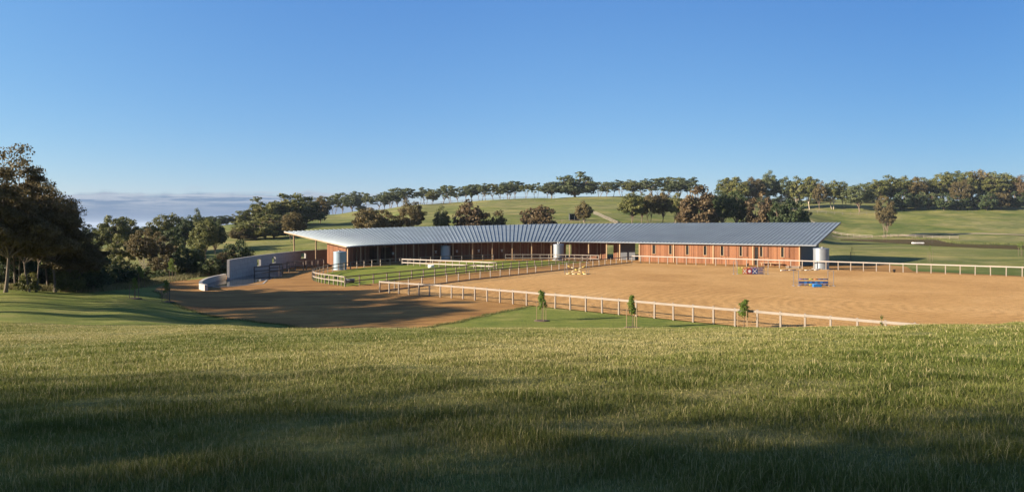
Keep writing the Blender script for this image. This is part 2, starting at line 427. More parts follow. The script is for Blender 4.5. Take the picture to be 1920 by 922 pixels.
structure(mesh_np('ground', np.stack([XX.ravel(), YY.ravel(), Z], -1), quads, M['ground'], smooth=True))

def sheet(name, poly, mat, off, step=1.5, flatz=None, kind='structure'):
    bm = bmesh.new(); vs = [bm.verts.new((x, y, 0)) for x, y in poly]
    for tri in tessellate_polygon([[Vector((x, y, 0)) for x, y in poly]]): bm.faces.new([vs[k] for k in tri])
    xs = [p[0] for p in poly]; ys = [p[1] for p in poly]
    if flatz is None:
        for ax, lo_, hi_ in ((0, min(xs), max(xs)), (1, min(ys), max(ys))):
            v = math.floor(lo_/step)*step + step
            while v < hi_:
                no = (1,0,0) if ax == 0 else (0,1,0); co = (v,0,0) if ax == 0 else (0,v,0)
                bmesh.ops.bisect_plane(bm, geom=bm.verts[:]+bm.edges[:]+bm.faces[:], plane_co=co, plane_no=no, dist=1e-5)
                v += step
    co = np.array([v.co[:] for v in bm.verts]); zz = ground_np(co[:,0], co[:,1]) + off if flatz is None else np.full(len(co), flatz)
    for v, z in zip(bm.verts, zz): v.co.z = z
    bmesh.ops.recalc_face_normals(bm, faces=bm.faces[:])
    for f in bm.faces:
        if f.normal.z < 0: f.normal_flip()
        f.smooth = True
    me = bpy.data.meshes.new(name); bm.to_mesh(me); bm.free(); me.materials.append(mat)
    o = link(name, me)
    if kind: o['kind'] = kind
    return o

def smooth_poly(pts, n=6, closed=True):
    """Catmull-Rom through the points"""
    out = []; N = len(pts)
    for i in range(N if closed else N-1):
        if closed: p0, p1, p2, p3 = (pts[(i+k-1) % N] for k in range(4))
        else: p0, p1, p2, p3 = pts[max(i-1,0)], pts[i], pts[i+1], pts[min(i+2,N-1)]
        p0, p1, p2, p3 = map(np.array, (p0, p1, p2, p3))
        for k in range(n):
            t = k/n
            out.append(tuple(.5*(2*p1 + (p2-p0)*t + (2*p0-5*p1+4*p2-p3)*t*t + (3*p1-p0-3*p2+p3)*t**3)))
    if not closed: out.append(tuple(pts[-1]))
    return out

# arena corners
A = (20.6, 117.2); B = (-13.05, 67.4); DBC = (.758, -.653); DAD = (.806, -.592)
sheet('sand_arena', [A, B] + [(B[0]+DBC[0]*L, B[1]+DBC[1]*L) for L in (20, 40, 60)] + [(80,20), (A[0]+DAD[0]*95, A[1]+DAD[1]*95)], M['sand'], .060, 3.0)
dirt_px = [(285,546),(318,566),(352,580),(400,593),(470,604),(540,611),(600,618),(680,621),(800,614.5),(850,606),(905,594),(950,584),(992,575.5)]
rng0 = random.Random(5)
dl = smooth_poly([G(*p) for p in dirt_px], 4, closed=False)
dl = [(x+rng0.uniform(-.3,.3), y+rng0.uniform(-.3,.3)) for x, y in dl]
dirt = dl + [(2,70),(40,95),(66,86)] + [G(1712,508.5), G(1700,500), G(1660,496.5), G(1600,492), (50,125), (30,140), (0,148), (-25,142), (-44,130), (-42,100), (-41.5,92), (-44,86)] + [G(352,524), G(318,532), G(296,538)]
sheet('dirt_yard', dirt, M['dirt'], .025)
mown = [(-62,29),(-24,32),(-14,36.5),(0,37),(12,36.3),(20,33.6),(26,30.5),(29,31.2)] + [(B[0]+DBC[0]*L+.05*DBC[1], B[1]+DBC[1]*L-.05) for L in (50,35,20,8,0)] + [(-24,60),(-31,63),(-37,72),(-43,76),(-50,64),(-62,60)]
sheet('mown_lawn', mown, M['mown'], .012, .75)
lawn_curve = [(-18.3,74.8),(-19.7,77),(-21.5,79.2),(-23.4,82.2),(-24.9,85.4),(-26.2,90),(-26.8,97),(-26.0,103.5),(-23.8,110.5),(-20,115.6),(-12,121),(-3.4,124.2)]
lawn = smooth_poly(lawn_curve, 4, False) + [(5,124.4),(11.5,122.8),(13.2,119.6)]
sheet('lawn', lawn, M['lawn'], .045)
pale_path = [G(*p) for p in []]
# pond, sea, track
def atz(px, py, z): Y = F*(HC-z)/(py-422); return onray(px, Y), Y
pond = [atz(*p, 1.0) for p in [(1540,449.5),(1600,451.5),(1700,457.5),(1740,461),(1800,463.5),(1860,466),(1935,468.5),(1935,461),(1880,459.5),(1830,458.8),(1790,457),(1774,453),(1768,450),(1700,448.9),(1620,447.6),(1540,447)]]
sheet('pond', pond, M['pond'], 0, flatz=1.06)
tr_px = [(1560,446.2,1.3),(1640,445.6,1.4),(1700,443.6,1.9),(1760,441,2.4),(1830,440,2.6),(1935,440,2.7)]
trk = []
for dx, rev in ((-1.2, False), (1.6, True)):
    e = []
    for px, py, z in tr_px:
        Y = F*(HC-z)/(py-422)+dx; e.append((onray(px, Y), Y))
    trk += e[::-1] if rev else e
sheet('track', trk, mat_plain('pale_track', (.34,.27,.17), .95, 0, .2, .6), .10, 3)
sheet('sea', [(-12000,520),(12000,520),(12000,12000),(-12000,12000)], M['sea'], 0, flatz=-36)

# ------------------------------------------------------------------ sky, sun, camera
w = bpy.data.worlds.new('World'); C.world = w; w.use_nodes = True
nt = w.node_tree; nt.nodes.clear()
def wn(t, **kw):
    n = nt.nodes.new(t)
    for k, v in kw.items(): setattr(n, k, v)
    return n
sky = wn('ShaderNodeTexSky', sky_type='NISHITA'); sky.sun_disc = False
sky.sun_elevation = SUN_EL; sky.sun_rotation = math.atan2(TO_SUN.x, TO_SUN.y)
sky.altitude = 100; sky.air_density = 1.0; sky.dust_density = 0.1; sky.ozone_density = 3.0
bg = wn('ShaderNodeBackground'); bg.inputs[1].default_value = .0598; wo = wn('ShaderNodeOutputWorld')
tc = wn('ShaderNodeTexCoord'); sp = wn('ShaderNodeSeparateXYZ'); nt.links.new(tc.outputs['Generated'], sp.inputs[0])
def wm(op, a, b=None, c=None):
    n = wn('ShaderNodeMath', operation=op)
    for i, v in enumerate((a, b, c)):
        if v is None: continue
        if hasattr(v, 'is_linked'): nt.links.new(v, n.inputs[i])
        else: n.inputs[i].default_value = v
    return n.outputs[0]
def wss(v, a, b):
    n = wn('ShaderNodeMapRange', interpolation_type='SMOOTHSTEP'); nt.links.new(v, n.inputs[0])
    n.inputs[1].default_value = a; n.inputs[2].default_value = b; return n.outputs[0]
elev = wm('DIVIDE', sp.outputs[2], wm('MAXIMUM', sp.outputs[1], .05))     # tangent of elevation over the +Y axis
az = wm('DIVIDE', sp.outputs[0], wm('MAXIMUM', sp.outputs[1], .05))
cmb = wn('ShaderNodeCombineXYZ'); nt.links.new(wm('MULTIPLY', az, 9.0), cmb.inputs[0]); nt.links.new(wm('MULTIPLY', elev, 150.0), cmb.inputs[1])
ns = wn('ShaderNodeTexNoise'); ns.inputs['Scale'].default_value = 1.0; ns.inputs['Detail'].default_value = 6; ns.inputs['Roughness'].default_value = .6
nt.links.new(cmb.outputs[0], ns.inputs['Vector'])
cmb2 = wn('ShaderNodeCombineXYZ'); nt.links.new(wm('MULTIPLY', az, 16.0), cmb2.inputs[0])
ns2 = wn('ShaderNodeTexNoise'); ns2.inputs['Scale'].default_value = 1.0; ns2.inputs['Detail'].default_value = 5
nt.links.new(cmb2.outputs[0], ns2.inputs['Vector'])
# the top of the cloud bank wavers a little along the horizon, and thins out towards the right
top = wm('ADD', wm('ADD', .050, wm('MULTIPLY', wm('SUBTRACT', ns2.outputs[0], .5), .026)), wm('MULTIPLY', wm('SUBTRACT', ns.outputs[0], .5), .034))
dtop = wm('SUBTRACT', top, elev)
mask = wm('MULTIPLY', wss(dtop, -.001, .009), wm('SUBTRACT', 1.0, wss(az, -.30, -.10)))
lit = wm('MULTIPLY', wm('SUBTRACT', 1.0, wss(dtop, .004, .042)), wss(ns.outputs[0], .40, .60))
mxc = wn('ShaderNodeMix', data_type='RGBA'); nt.links.new(lit, mxc.inputs[0])
mxc.inputs[6].default_value = (.85,1.45,2.5,1); mxc.inputs[7].default_value = (3.0,3.35,3.95,1)
mx = wn('ShaderNodeMix', data_type='RGBA'); nt.links.new(wm('MULTIPLY', mask, .88), mx.inputs[0])
sc_ = wn('ShaderNodeSeparateColor'); cc_ = wn('ShaderNodeCombineColor'); nt.links.new(sky.outputs[0], sc_.inputs[0])
K = .065*2**1.35                            # the sky's own colour balance: deeper blue overhead, clean pale blue at the horizon
for ch, (gm, gn) in enumerate(((1.30,1.08),(1.05,.97),(.55,.94))):
    nt.links.new(wm('MULTIPLY', wm('POWER', wm('MULTIPLY', sc_.outputs[ch], K), gm), gn/K), cc_.inputs[ch])
hz = wn('ShaderNodeMix', data_type='RGBA'); nt.links.new(wss(sp.outputs[2], 0.0, .34), hz.inputs[0]); ha = wn('ShaderNodeMix', data_type='RGBA'); nt.links.new(wss(az, -.1, .85), ha.inputs[0]); ha.inputs[6].default_value = (.70,.77,.94,1); ha.inputs[7].default_value = (.70,.77,.94,1); nt.links.new(ha.outputs[2], hz.inputs[6]); hz.inputs[7].default_value = (1,1,1,1)
hm = wn('ShaderNodeMix', data_type='RGBA', blend_type='MULTIPLY'); hm.inputs[0].default_value = 1; up_ = wm('MAXIMUM', wss(sp.outputs[2], .34, .55), wss(wm('MULTIPLY', sp.outputs[1], -1.0), -.15, .30))   # overhead and behind, the plain sky, warmer round the sun
hn = wn('ShaderNodeMix', data_type='RGBA'); nt.links.new(up_, hn.inputs[0]); nt.links.new(cc_.outputs[0], hn.inputs[6]); nt.links.new(sky.outputs[0], hn.inputs[7])
nt.links.new(hn.outputs[2], hm.inputs[6]); nt.links.new(hz.outputs[2], hm.inputs[7])
hr = wn('ShaderNodeMix', data_type='RGBA'); nt.links.new(wss(az, -.05, .75), hr.inputs[0]); hr.inputs[6].default_value = (1,1,1,1); hr.inputs[7].default_value = (.50,.62,.80,1)
hq = wn('ShaderNodeMix', data_type='RGBA', blend_type='MULTIPLY'); hq.inputs[0].default_value = 1; nt.links.new(hm.outputs[2], hq.inputs[6]); nt.links.new(hr.outputs[2], hq.inputs[7])
nt.links.new(hq.outputs[2], mx.inputs[6]); nt.links.new(mxc.outputs[2], mx.inputs[7])
nt.links.new(mx.outputs[2], bg.inputs[0]); nt.links.new(bg.outputs[0], wo.inputs[0])

sl = bpy.data.lights.new('sun', 'SUN'); sl.energy = 5.0; sl.angle = R(.53); sl.color = (1.0,.86,.68)
so = link('sun', sl); so.rotation_euler = (-TO_SUN).to_track_quat('-Z', 'Y').to_euler(); so.location = (-60,-20,60)
cd = bpy.data.cameras.new('camera'); cd.sensor_width = 36; cd.lens = 36*F/1920; cd.shift_y = -39/1920
cd.clip_start = .1; cd.clip_end = 80000
cam = link('camera', cd); cam.location = (0,0,HC); cam.rotation_euler = (R(90),0,0); C.camera = cam
C.view_settings.view_transform = 'Standard'; C.view_settings.look = 'None'; C.view_settings.exposure = 1.47; C.view_settings.gamma = 1
C.render.resolution_x = 1024; C.render.resolution_y = 491
C.cycles.max_bounces = 6; C.cycles.transparent_max_bounces = 4

# ------------------------------------------------------------------ the foreground grass
def make_grass():
    rs = np.random.RandomState(3)
    X, Y = [], []
    for y0, y1, den in ((2.4,6,4200),(6,10,2600),(10,16,1900),(16,24,1250),(24,33,900)):
        area = (y1-y0)*(1.7*(y0+y1)/2+3); n = int(area*den)
        y = rs.uniform(y0, y1, n); x = (rs.rand(n)-.5)*(1.7*y+3); X.append(x); Y.append(y)
        n2 = int((y1-y0)*18*den*.33); y = rs.uniform(y0-(1.6 if y0 < 3 else 0), y1, n2); sd = np.where(rs.rand(n2) < .5, -1, 1)   # the slope carries on to either side
        X.append(sd*(.85*y+1.5+9*rs.rand(n2))); Y.append(y)
    X = np.concatenate(X); Y = np.concatenate(Y)
    keep = ground_np(X, Y) - tilt(X) > .25
    # patchy: thin some places
    pat = .5 + .28*np.sin(X*1.7+np.sin(Y*1.1)*2) + .28*np.sin(Y*2.3+X*.6+np.sin(X*.8)*2)
    big = .5 + .3*np.sin(X*.35+1.2+np.sin(Y*.21)) + .25*np.sin(Y*.5-X*.18)
    keep &= rs.rand(len(X)) < .55 + .5*pat
    X, Y, pat, big = X[keep], Y[keep], pat[keep], big[keep]; n = len(X)
    Zg = ground_np(X, Y)
    far = np.clip((Y-4)/20, 0, 1)
    stalk = rs.rand(n) < .035
    tuft = .5 + .3*np.sin(X*4.1+np.sin(Y*3.1)*1.7) + .3*np.sin(Y*5.3-X*2.2+np.sin(X*2.9)*1.5)
    h = .86*(.028 + .045*rs.rand(n) + .045*np.clip(pat,0,1) + .05*np.clip(tuft,0,1)**2)*(1-.45*far); h[stalk] *= 1.7
    wd = (.0024 + .0062*far)*(0.7+.6*rs.rand(n)); wd[stalk] *= .7
    a = rs.rand(n)*2*np.pi; lean = rs.rand(n)**1.3*.9
    la = rs.rand(n)*2*np.pi
    dx, dy = np.cos(a)*wd, np.sin(a)*wd
    lx, ly = np.cos(la)*lean*h, np.sin(la)*lean*h
    tint = np.clip(.06 + .30*rs.rand(n) + .22*(1-pat) + .42*(np.clip(big,0,1)-.12) - .12*np.clip(tuft,0,1) + .12*far, 0, 1)
    dry = rs.rand(n) < .04 + .17*np.clip(big,0,1); tint[dry] = np.clip(tint[dry]+.38, 0, 1); tint[stalk] = .85 + .15*rs.rand(stalk.sum())
    base = np.stack([X, Y, Zg-.02], -1)
    side = np.stack([dx, dy, 0*dx], -1); ln = np.stack([lx, ly, 0*lx], -1); up = np.stack([0*h, 0*h, h], -1)
    v = np.stack([base-side, base+side, base+ln*.35+up*.62+side*.75, base+ln*.35+up*.62-side*.75, base+ln+up*np.sqrt(np.maximum(.25, 1-lean[:,None]**2*.5))], 1).reshape(-1, 3)
    k = np.arange(n)[:, None]*5
    tri = np.concatenate([k+np.array([[0,1,2]]), k+np.array([[0,2,3]]), k+np.array([[3,2,4]])], 0)
    o = mesh_np('grass', v, tri, M['blade'], tint=np.repeat(tint, 5))
    o['kind'] = 'stuff'; o['label'] = 'long unmown grass with straw seed stalks over the foreground slope'; o['category'] = 'grass'
make_grass()

# ------------------------------------------------------------------ trees
def bez(a, b, c, n): return [a*(1-t)**2 + b*2*t*(1-t) + c*t*t for t in [k/n for k in range(n+1)]]
def leaf_cloud(rs, centres, radii, per, size, up=.35):
    """quads scattered through the clumps' volumes"""
    c = np.repeat(centres, per, 0); r = np.repeat(radii, per, 0); n = len(c)
    d = rs.normal(size=(n, 3)); d /= np.linalg.norm(d, axis=1)[:, None]
    d[:, 2] = np.where((d[:, 2] < -.3) & (rs.rand(n) < .6), -d[:, 2], d[:, 2])
    rad = rs.rand(n)**.45
    p = c + d*r*rad[:, None]
    nn = d*.8 + rs.normal(size=(n, 3))*.65 + np.array([0, 0, up]); nn /= np.linalg.norm(nn, axis=1)[:, None]
    t = np.cross(nn, rs.normal(size=(n, 3))); t /= np.linalg.norm(t, axis=1)[:, None] + 1e-6
    b = np.cross(nn, t); s = size*(.55+.9*rs.rand(n))[:, None]
    el = (.5+.35*rs.rand(n))[:, None]
    v = np.stack([p-t*s*.6, p-b*s*el*.6+t*s*.05, p+t*s*.6, p+b*s*el*.6-t*s*.05], 1).reshape(-1, 3)
    ct = np.repeat(rs.rand(len(centres)), per); tint = np.clip(.2 + .45*ct + .4*(rs.rand(n)-.5) , 0, 1)
    return v, np.arange(n*4).reshape(-1, 4), np.repeat(tint, 4)

def make_proto(seed, H, Rr, fork, nl, low, cr, per, leaf, r0, stems=1, flat=.62, sub=3, dome=1.0, skew=(0,0)):
    """one tree kind: returns (trunk mesh, crown mesh). H height, Rr crown radius, fork = height of the first fork, low = crown base"""
    rg = random.Random(seed); rs = np.random.RandomState(seed)
    mb = MB(); cen = []; rad = []
    for st in range(stems):
        sa = 2*math.pi*st/max(1, stems)+rg.random(); so_ = 0 if stems == 1 else .045*H*rg.uniform(.5, 1.3)
        b0 = Vector((math.cos(sa)*so_, math.sin(sa)*so_, -.35))
        ftop = Vector((b0.x*2.2 + rg.uniform(-.04,.04)*H + skew[0]*.4, b0.y*2.2 + rg.uniform(-.04,.04)*H + skew[1]*.4, fork*H))
        mid = b0.lerp(ftop, .5) + Vector((rg.uniform(-.02,.02)*H, rg.uniform(-.02,.02)*H, 0))
        tr = bez(b0, mid, ftop, 5); rr = r0/(stems**.5)
        mb.tube(tr, [rr*1.35 if i == 0 else rr*(1-.09*i) for i in range(6)], 8)
        n = max(2, nl//stems)
        for i in range(n):
            q = (i+.5)/n; a = (st*n+i)*2.39996 + rg.uniform(-.3,.3); rd = Rr*(math.sqrt(q)*.86)*rg.uniform(.85,1.08)
            zt = H*(low + (1-low)*math.sqrt(max(.02, 1-(rd/Rr/1.02)**2))**dome*rg.uniform(.74, .98)) - cr*H*.35
            if low < .25: zt = H*(low + (1-low)*rg.uniform(.15,.95)*math.sqrt(max(.02, 1-(rd/Rr/1.05)**2)))
            tip = Vector((math.cos(a)*rd+skew[0], math.sin(a)*rd+skew[1], zt))
            ctrl = ftop.lerp(tip, .45) + Vector((-math.sin(a), math.cos(a), 0))*rg.uniform(-.06,.06)*H + Vector((0,0,(tip.z-ftop.z)*-.12))
            s0 = tr[4 if i % 2 else 5] if fork > .15 else tr[3]
            pts = bez(s0, ctrl, tip, 5); r1 = rr*.52
            mb.tube(pts, [r1*(1-.15*k) for k in range(6)], 6, cap=False)
            cen.append(tip); k = cr*H*rg.uniform(.8,1.25); rad.append((k, k, k*flat))
            for j in range(sub):
                t = rg.uniform(.55, 1.0); base = pts[min(5, int(t*5))]
                aa = a + rg.uniform(-1.5,1.5); e = base + Vector((math.cos(aa), math.sin(aa), rg.uniform(-.25,.45)))*cr*H*rg.uniform(.7,1.5)
                mb.tube([base, base.lerp(e, .5)+Vector((0,0,.02*H)), e], [r1*.35, r1*.25, r1*.12], 4, cap=False)
                cen.append(e); k = cr*H*rg.uniform(.5,.9); rad.append((k, k, k*flat))
    v, f, tint = leaf_cloud(rs, np.array([c[:] for c in cen]), np.array(rad), per, leaf)
    zs = np.sort(v[:, 2])[int(len(v)*.997)]; r_ = np.sort(np.hypot(v[:, 0]-skew[0], v[:, 1]-skew[1]))[int(len(v)*.95)]
    H = float(zs); Rr = float(r_)
    t = mb.build('trunk', M['bark']); tm = t.data; bpy.data.objects.remove(t)
    c = mesh_np('crown', v, f, M['olive'], tint=tint); cm = c.data; bpy.data.objects.remove(c)
    return dict(trunk=tm, crown=cm, H=H, W=2*Rr)

PROTO = {}
# windbreak gums on the ridge: long bare stems, flat spreading heads
for i in range(7):
    PROTO['ridge%d' % i] = make_proto(100+i, 12, 4.2+.3*(i%3), .22+.06*(i%3), 9, .44+.04*(i%2), .085, 70, .50, .17, stems=1+(i%2), sub=4, dome=.8, flat=.7, skew=((i%3-1)*.9, (i%2)*.6))
# dense round crowns from the ground
for i in range(5):
    PROTO['dense%d' % i] = make_proto(200+i, 9, 4.4, .12, 26, .10, .125, 75, .42, .30, sub=3, flat=.85)
# open mid-distance gums
for i in range(6):
    PROTO['gum%d' % i] = make_proto(300+i, 13, 5.0, .20, 15, .27, .105, 110, .40, .24, stems=1+(i%3==2), sub=5, flat=.72)
# feathery nearer gums with pale multi stems
for i in range(4):
    PROTO['multi%d' % i] = make_proto(400+i, 9, 4.3, .16, 15, .26, .10, 230, .19, .17, stems=3, sub=5)
# small bushes
for i in range(4):
    PROTO['bush%d' % i] = make_proto(500+i, 4, 2.7, .10, 16, .04, .16, 120, .20, .10, stems=2, sub=3, flat=.8)
# big near trees
for i in range(3):
    PROTO['big%d' % i] = make_proto(650+i, 15, 6.0, .28, 26, .24, .085, 230, .20, .20, stems=1+(i==1), sub=7, flat=.60, dome=.55, skew=((1.2,.3),(-.6,.8),(.9,-.9))[i])
# tall clear-stemmed gums
for i in range(3):
    PROTO['tall%d' % i] = make_proto(700+i, 22, 6.0, .52, 12, .58, .075, 75, .42, .36, stems=1+(i==2), sub=5, dome=.9)
for i in range(3):  # sparse crowns, leaf density set for the partial shade wanted
    PROTO['thin%d' % i] = make_proto(720+i, 22, 6.0, .45, 12, .50, .085, 42, .36, .30, sub=5, dome=.9, flat=.9)
    PROTO['airy%d' % i] = make_proto(740+i, 22, 6.0, .45, 14, .46, .13, 34, .25, .24, sub=5, dome=.9, flat=1.0)
MATVAR = {}
def variant(key, leafm, barkm):
    k = (key, leafm, barkm)
    if k not in MATVAR:
        p = PROTO[key]; tm = p['trunk'].copy(); cm = p['crown'].copy()
        tm.materials[0] = M[barkm]; cm.materials[0] = M[leafm]; MATVAR[k] = (tm, cm)
    return MATVAR[k]
trng = random.Random(77)
def tree_at(key, leafm, barkm, x, y, height, width, label, name='gum_tree', cat='tree', group=None, rz=None, sink=0.0):
    p = PROTO[key]; tm, cm = variant(key, leafm, barkm); z = gz(x, y)
    root = thing(name, label, cat, (x, y, z-sink), trng.uniform(0, 6.28) if rz is None else rz, group)
    sx = width/p['W']; sz = (height+sink)/p['H']
    for nm, me in (('trunk', tm), ('crown', cm)):
        o = link(nm, me, root); o.scale = (sx, sx, sz)
    return root
def tree_px(key, leafm, barkm, px, top, wpx, Y, label, **kw):
    """a tree of the photographed height and spread, standing on the terrain at distance Y"""
    x = onray(px, Y); ztop = HC-(top-422)*Y/F; h = ztop-gz(x, Y)
    return tree_at(key, leafm, barkm, x, Y, h, wpx*Y/F, label, **kw)

ORD = ('first second third fourth fifth sixth seventh eighth ninth tenth eleventh twelfth thirteenth fourteenth fifteenth sixteenth seventeenth '
       'eighteenth nineteenth twentieth').split() + ['twenty-'+s for s in 'first second third fourth fifth sixth seventh eighth ninth'.split()] + ['thirtieth'] + ['thirty-'+s for s in 'first second third fourth fifth sixth seventh eighth ninth'.split()] + ['fortieth'] + ['forty-'+s for s in 'first second third fourth fifth sixth'.split()]

# --- ridge windbreak
ridge = [(612,367,34),(628,364,30),(641,361,26),(660,361,32),(674,361,22),(688,364,18),
         (711,368,30),(722,360,26),(734,356,28),(747,352,34),(758,355,26),
         (788,356,30),(799,353,24),(811,354,22),(830,350,28),(843,349,24),(857,351,26),(872,346,26),(884,346,24),
         (900,346,28),(912,344,24),(926,342,30),(938,343,26),(952,341,30),(967,341,30),(983,343,26),(1007,342,22),(1025,345,20),(1036,344,26),
         (1124,343,28),(1138,342,26),(1152,341,26),(1166,340,26),(1186,337,30),(1203,338,28),(1222,336,30),(1241,333,34),(1257,332,30),(1274,335,30),(1290,335,26),(1304,341,26)]
for i, (px, top, wp) in enumerate(ridge):
    Y = 418 + 10*((i*7) % 5-2); q_ = trng.random()
    tree_px(('gum%d' % (i % 6) if i % 5 == 3 else 'ridge%d' % ((i*3) % 7)), 'olive' if i % 4 == 1 else 'gum', 'bark', px+trng.uniform(-2,2), top-2+5*q_, wp*(1.65-.6*q_), Y, f'{ORD[i]} tall bare-stemmed gum from the left in the windbreak along the hill crest',
            name='windbreak_gum', group='windbreak gums along the hill crest')
tree_px('dense0', 'gum', 'bark', 1079, 323, 78, 408, 'broad dense dome-shaped tree rising above the windbreak on the hill crest', name='spreading_tree')
tree_px('dense1', 'gum', 'bark', 677, 384, 20, 415, 'tiny round bush beneath the windbreak gums at the left end of the crest', name='bush', cat='bush')

def row(items, Y0=None):
    for key, lm, bm_, px, top, wp, Y, label in items: tree_px(key, lm, bm_, px, top, wp, Y, label)
# --- on the near face of the hill, standing behind the roof
row([
 ('gum0','brown','bark_pale',690,391,62,158,'sprawling brown-olive tree leaning low over the left half of the roof'),
 ('gum2','brown','bark_pale',725,394,48,163,'low straggly olive tree just right of the sprawling brown-olive one'),
 ('multi0','brown','bark_pale',769,377,58,165,'open pale-limbed tree with a thin flat crown behind the metal roof'),
 ('gum1','gum','bark_pale',828,388,32,168,'small wispy grey-green tree beside the big russet bush behind the roof'),
 ('dense1','russet','bark',882,378,64,170,'large peaked russet bush behind the middle of the roof'),
 ('dense2','brown','bark',934,396,36,172,'small dark brown-green bush just right of the peaked russet one'),
 ('dense3','russet','bark',1011,388,62,172,'wide rounded russet bush standing alone behind the roof centre'),
 ('gum3','brown','bark_pale',1095,378,32,205,'lone small olive tree beside the dark shed on the hillside'),
])
# --- clump right of centre behind the roof
row([
 ('gum4','olive','bark',1185,363,46,215,'sunlit olive tree leading the group above the right roof, leftmost there'),
 ('gum1','olive','bark',1203,364,30,222,'slim olive tree between the leading sunlit one and its open neighbours'),
 ('gum5','brown','bark',1218,363,30,220,'slim brown-olive tree with a bare stem in the group above the right roof'),
 ('gum0','brown','bark',1242,362,40,224,'brown-olive tree with a tall clear trunk left of the slender one'),
 ('gum2','olive','bark',1267,363,30,222,'slender olive tree just left of the large russet tree'),
 ('dense4','russet','bark',1307,350,74,195,'largest russet tree, tall and dense, above the right half of the roof'),
 ('gum3','deep','bark',1352,358,50,200,'dark green tree directly right of the largest russet tree'),
 ('gum4','deep','bark',1380,360,44,204,'dark green tree with dense crown between two russet trees'),
 ('dense0','russet','bark',1424,362,56,196,'second russet tree, rounder and lower, above the right wing'),
 ('dense1','deep','bark',1462,376,46,192,'low dark green tree beside the second russet tree'),
 ('dense2','deep','bark',1490,379,62,192,'wide low dark green tree at the right end of the group above the roof'),
])
# --- taller gums on the right skyline
row([
 ('gum0','olive','bark',1363,334,40,372,'olive gum at the left end of the tall skyline stand right of the windbreak'),
 ('gum2','olive','bark',1385,333,50,365,'broad olive crown behind the largest russet tree, on the skyline'),
 ('gum4','brown','bark',1411,334,44,370,'browner broad crown next to the tallest lone skyline gum'),
 ('gum3','gum','bark',1440,322,34,372,'tallest narrow gum rising alone above the skyline right of the russet trees'),
 ('gum5','gum','bark_pale',1470,333,38,372,'loose grey-green gum just right of the tallest skyline gum'),
 ('gum1','olive','bark_pale',1495,332,34,368,'pale-stemmed olive gum, first of the open pair above the right roof end'),
 ('gum0','olive','bark_pale',1518,332,38,366,'pale-stemmed olive gum, second of the open pair above the right roof end'),
 ('gum3','brown','bark',1537,341,24,360,'short brown gum standing behind the white paddock rails'),
 ('gum5','olive','bark_pale',1562,340,38,362,'open gum with slanting pale stems, right of the short brown one'),
 ('gum2','gum','bark',1583,341,28,362,'narrow grey-green gum in the gap before the dense right-hand wood'),
 ('gum4','gum','bark',1612,346,54,352,'rounded grey-green gum at the left edge of the dense right-hand wood'),
 ('multi1','brown','bark',1660,369,44,268,'solitary round brownish tree standing out in the right-hand paddock'),
])
# --- dense wood at right
wood = [('gum0','olive',1645,338,44,366),('gum1','olive',1668,330,50,372),('gum5','olive',1692,332,46,374),('gum2','brown',1715,333,46,370),
        ('gum3','olive',1738,334,44,374),('gum4','olive',1765,327,44,380),('gum0','gum',1788,322,46,384),('gum2','olive',1812,324,42,378),
        ('gum5','brown',1835,320,48,382),('gum1','olive',1858,324,46,376),('gum4','olive',1884,326,44,380),('gum3','russet',1908,330,36,376),('gum0','russet',1925,344,30,366)]
for i, (k, lm, px, top, wp, Y) in enumerate(wood):
    tree_px(k, lm, 'bark_pale' if i in (6, 8, 10) else 'bark', px, top, wp, Y, f'{ORD[i]} tree from the left along the back of the dense right-hand wood', group='trees at the back of the right-hand wood')
under = [('dense0','deep',1690,357,38),('dense1','deep',1716,361,34),('dense3','gum',1742,362,34),('dense2','deep',1770,363,30),('dense4','deep',1798,366,34),('dense0','gum',1826,362,34),('dense1','deep',1850,360,36),('dense3','brown',1876,362,34),('dense2','deep',1905,360,36)]
for i, (k, lm, px, top, wp) in enumerate(under):
    tree_px(k, lm, 'bark', px, top, wp, 358+(i%3)*3, f'{ORD[i]} low dark tree from the left along the front of the right-hand wood', name='understorey_tree', group='low trees at the front of the right-hand wood')
for i, (px, top, wp) in enumerate([(1345,366,34),(1374,367,34),(1402,368,32),(1430,368,30),(1458,369,32),(1486,371,30),(1524,372,26),(1550,371,28),(1596,372,30),(1625,370,32)]):
    tree_px('dense%d' % (i % 5), 'deep' if i % 3 else 'gum', 'bark', px, top, wp, 402+(i % 3)*6, f'{ORD[i]} low dark tree from the left behind the open skyline gums', name='understorey_tree', group='low trees behind the open skyline gums')
tree_px('multi2','brown','bark_pale',1803,338,40,362,'tree with conspicuous forked white trunk at the front of the right-hand wood')

# --- left hill: the big dense mass and its neighbours
row([
 ('dense0','olive','bark',482,388,80,232,'lowest left shoulder of the big olive tree mass left of the roof'),
 ('dense1','olive','bark',512,372,84,240,'tall olive dome second from left in the big tree mass'),
 ('dense2','olive','bark',545,364,86,248,'highest olive dome of the big tree mass left of the roof'),
 ('dense4','olive','bark',574,370,62,252,'narrow dark dome at the right end of the big tree mass'),
 ('gum1','brown','bark',600,369,38,262,'brownish gum trailing the big tree mass on its right'),
 ('gum3','olive','bark_pale',465,418,52,205,'grey twiggy tree on the lower left of the big tree mass'),
 ('dense3','deep','bark',505,425,58,205,'dark green tree low in front of the big tree mass'),
 ('gum5','brown','bark',549,399,44,168,'solitary yellowish tree with a single trunk just left of the roof tip'),
 ('dense0','olive','bark',480,410,80,186,'rounded olive tree low at the foot of the big tree mass'),
 ('dense4','brown','bark',512,414,60,192,'brownish bushy tree at the foot of the big tree mass, nearest the wall'),
 ('dense2','brown','bark',452,428,46,182,'small brown-olive tree at the left foot of the big tree mass'),
 ('dense1','olive','bark',520,400,66,225,'mid-height olive tree filling the centre of the big tree mass'),
])
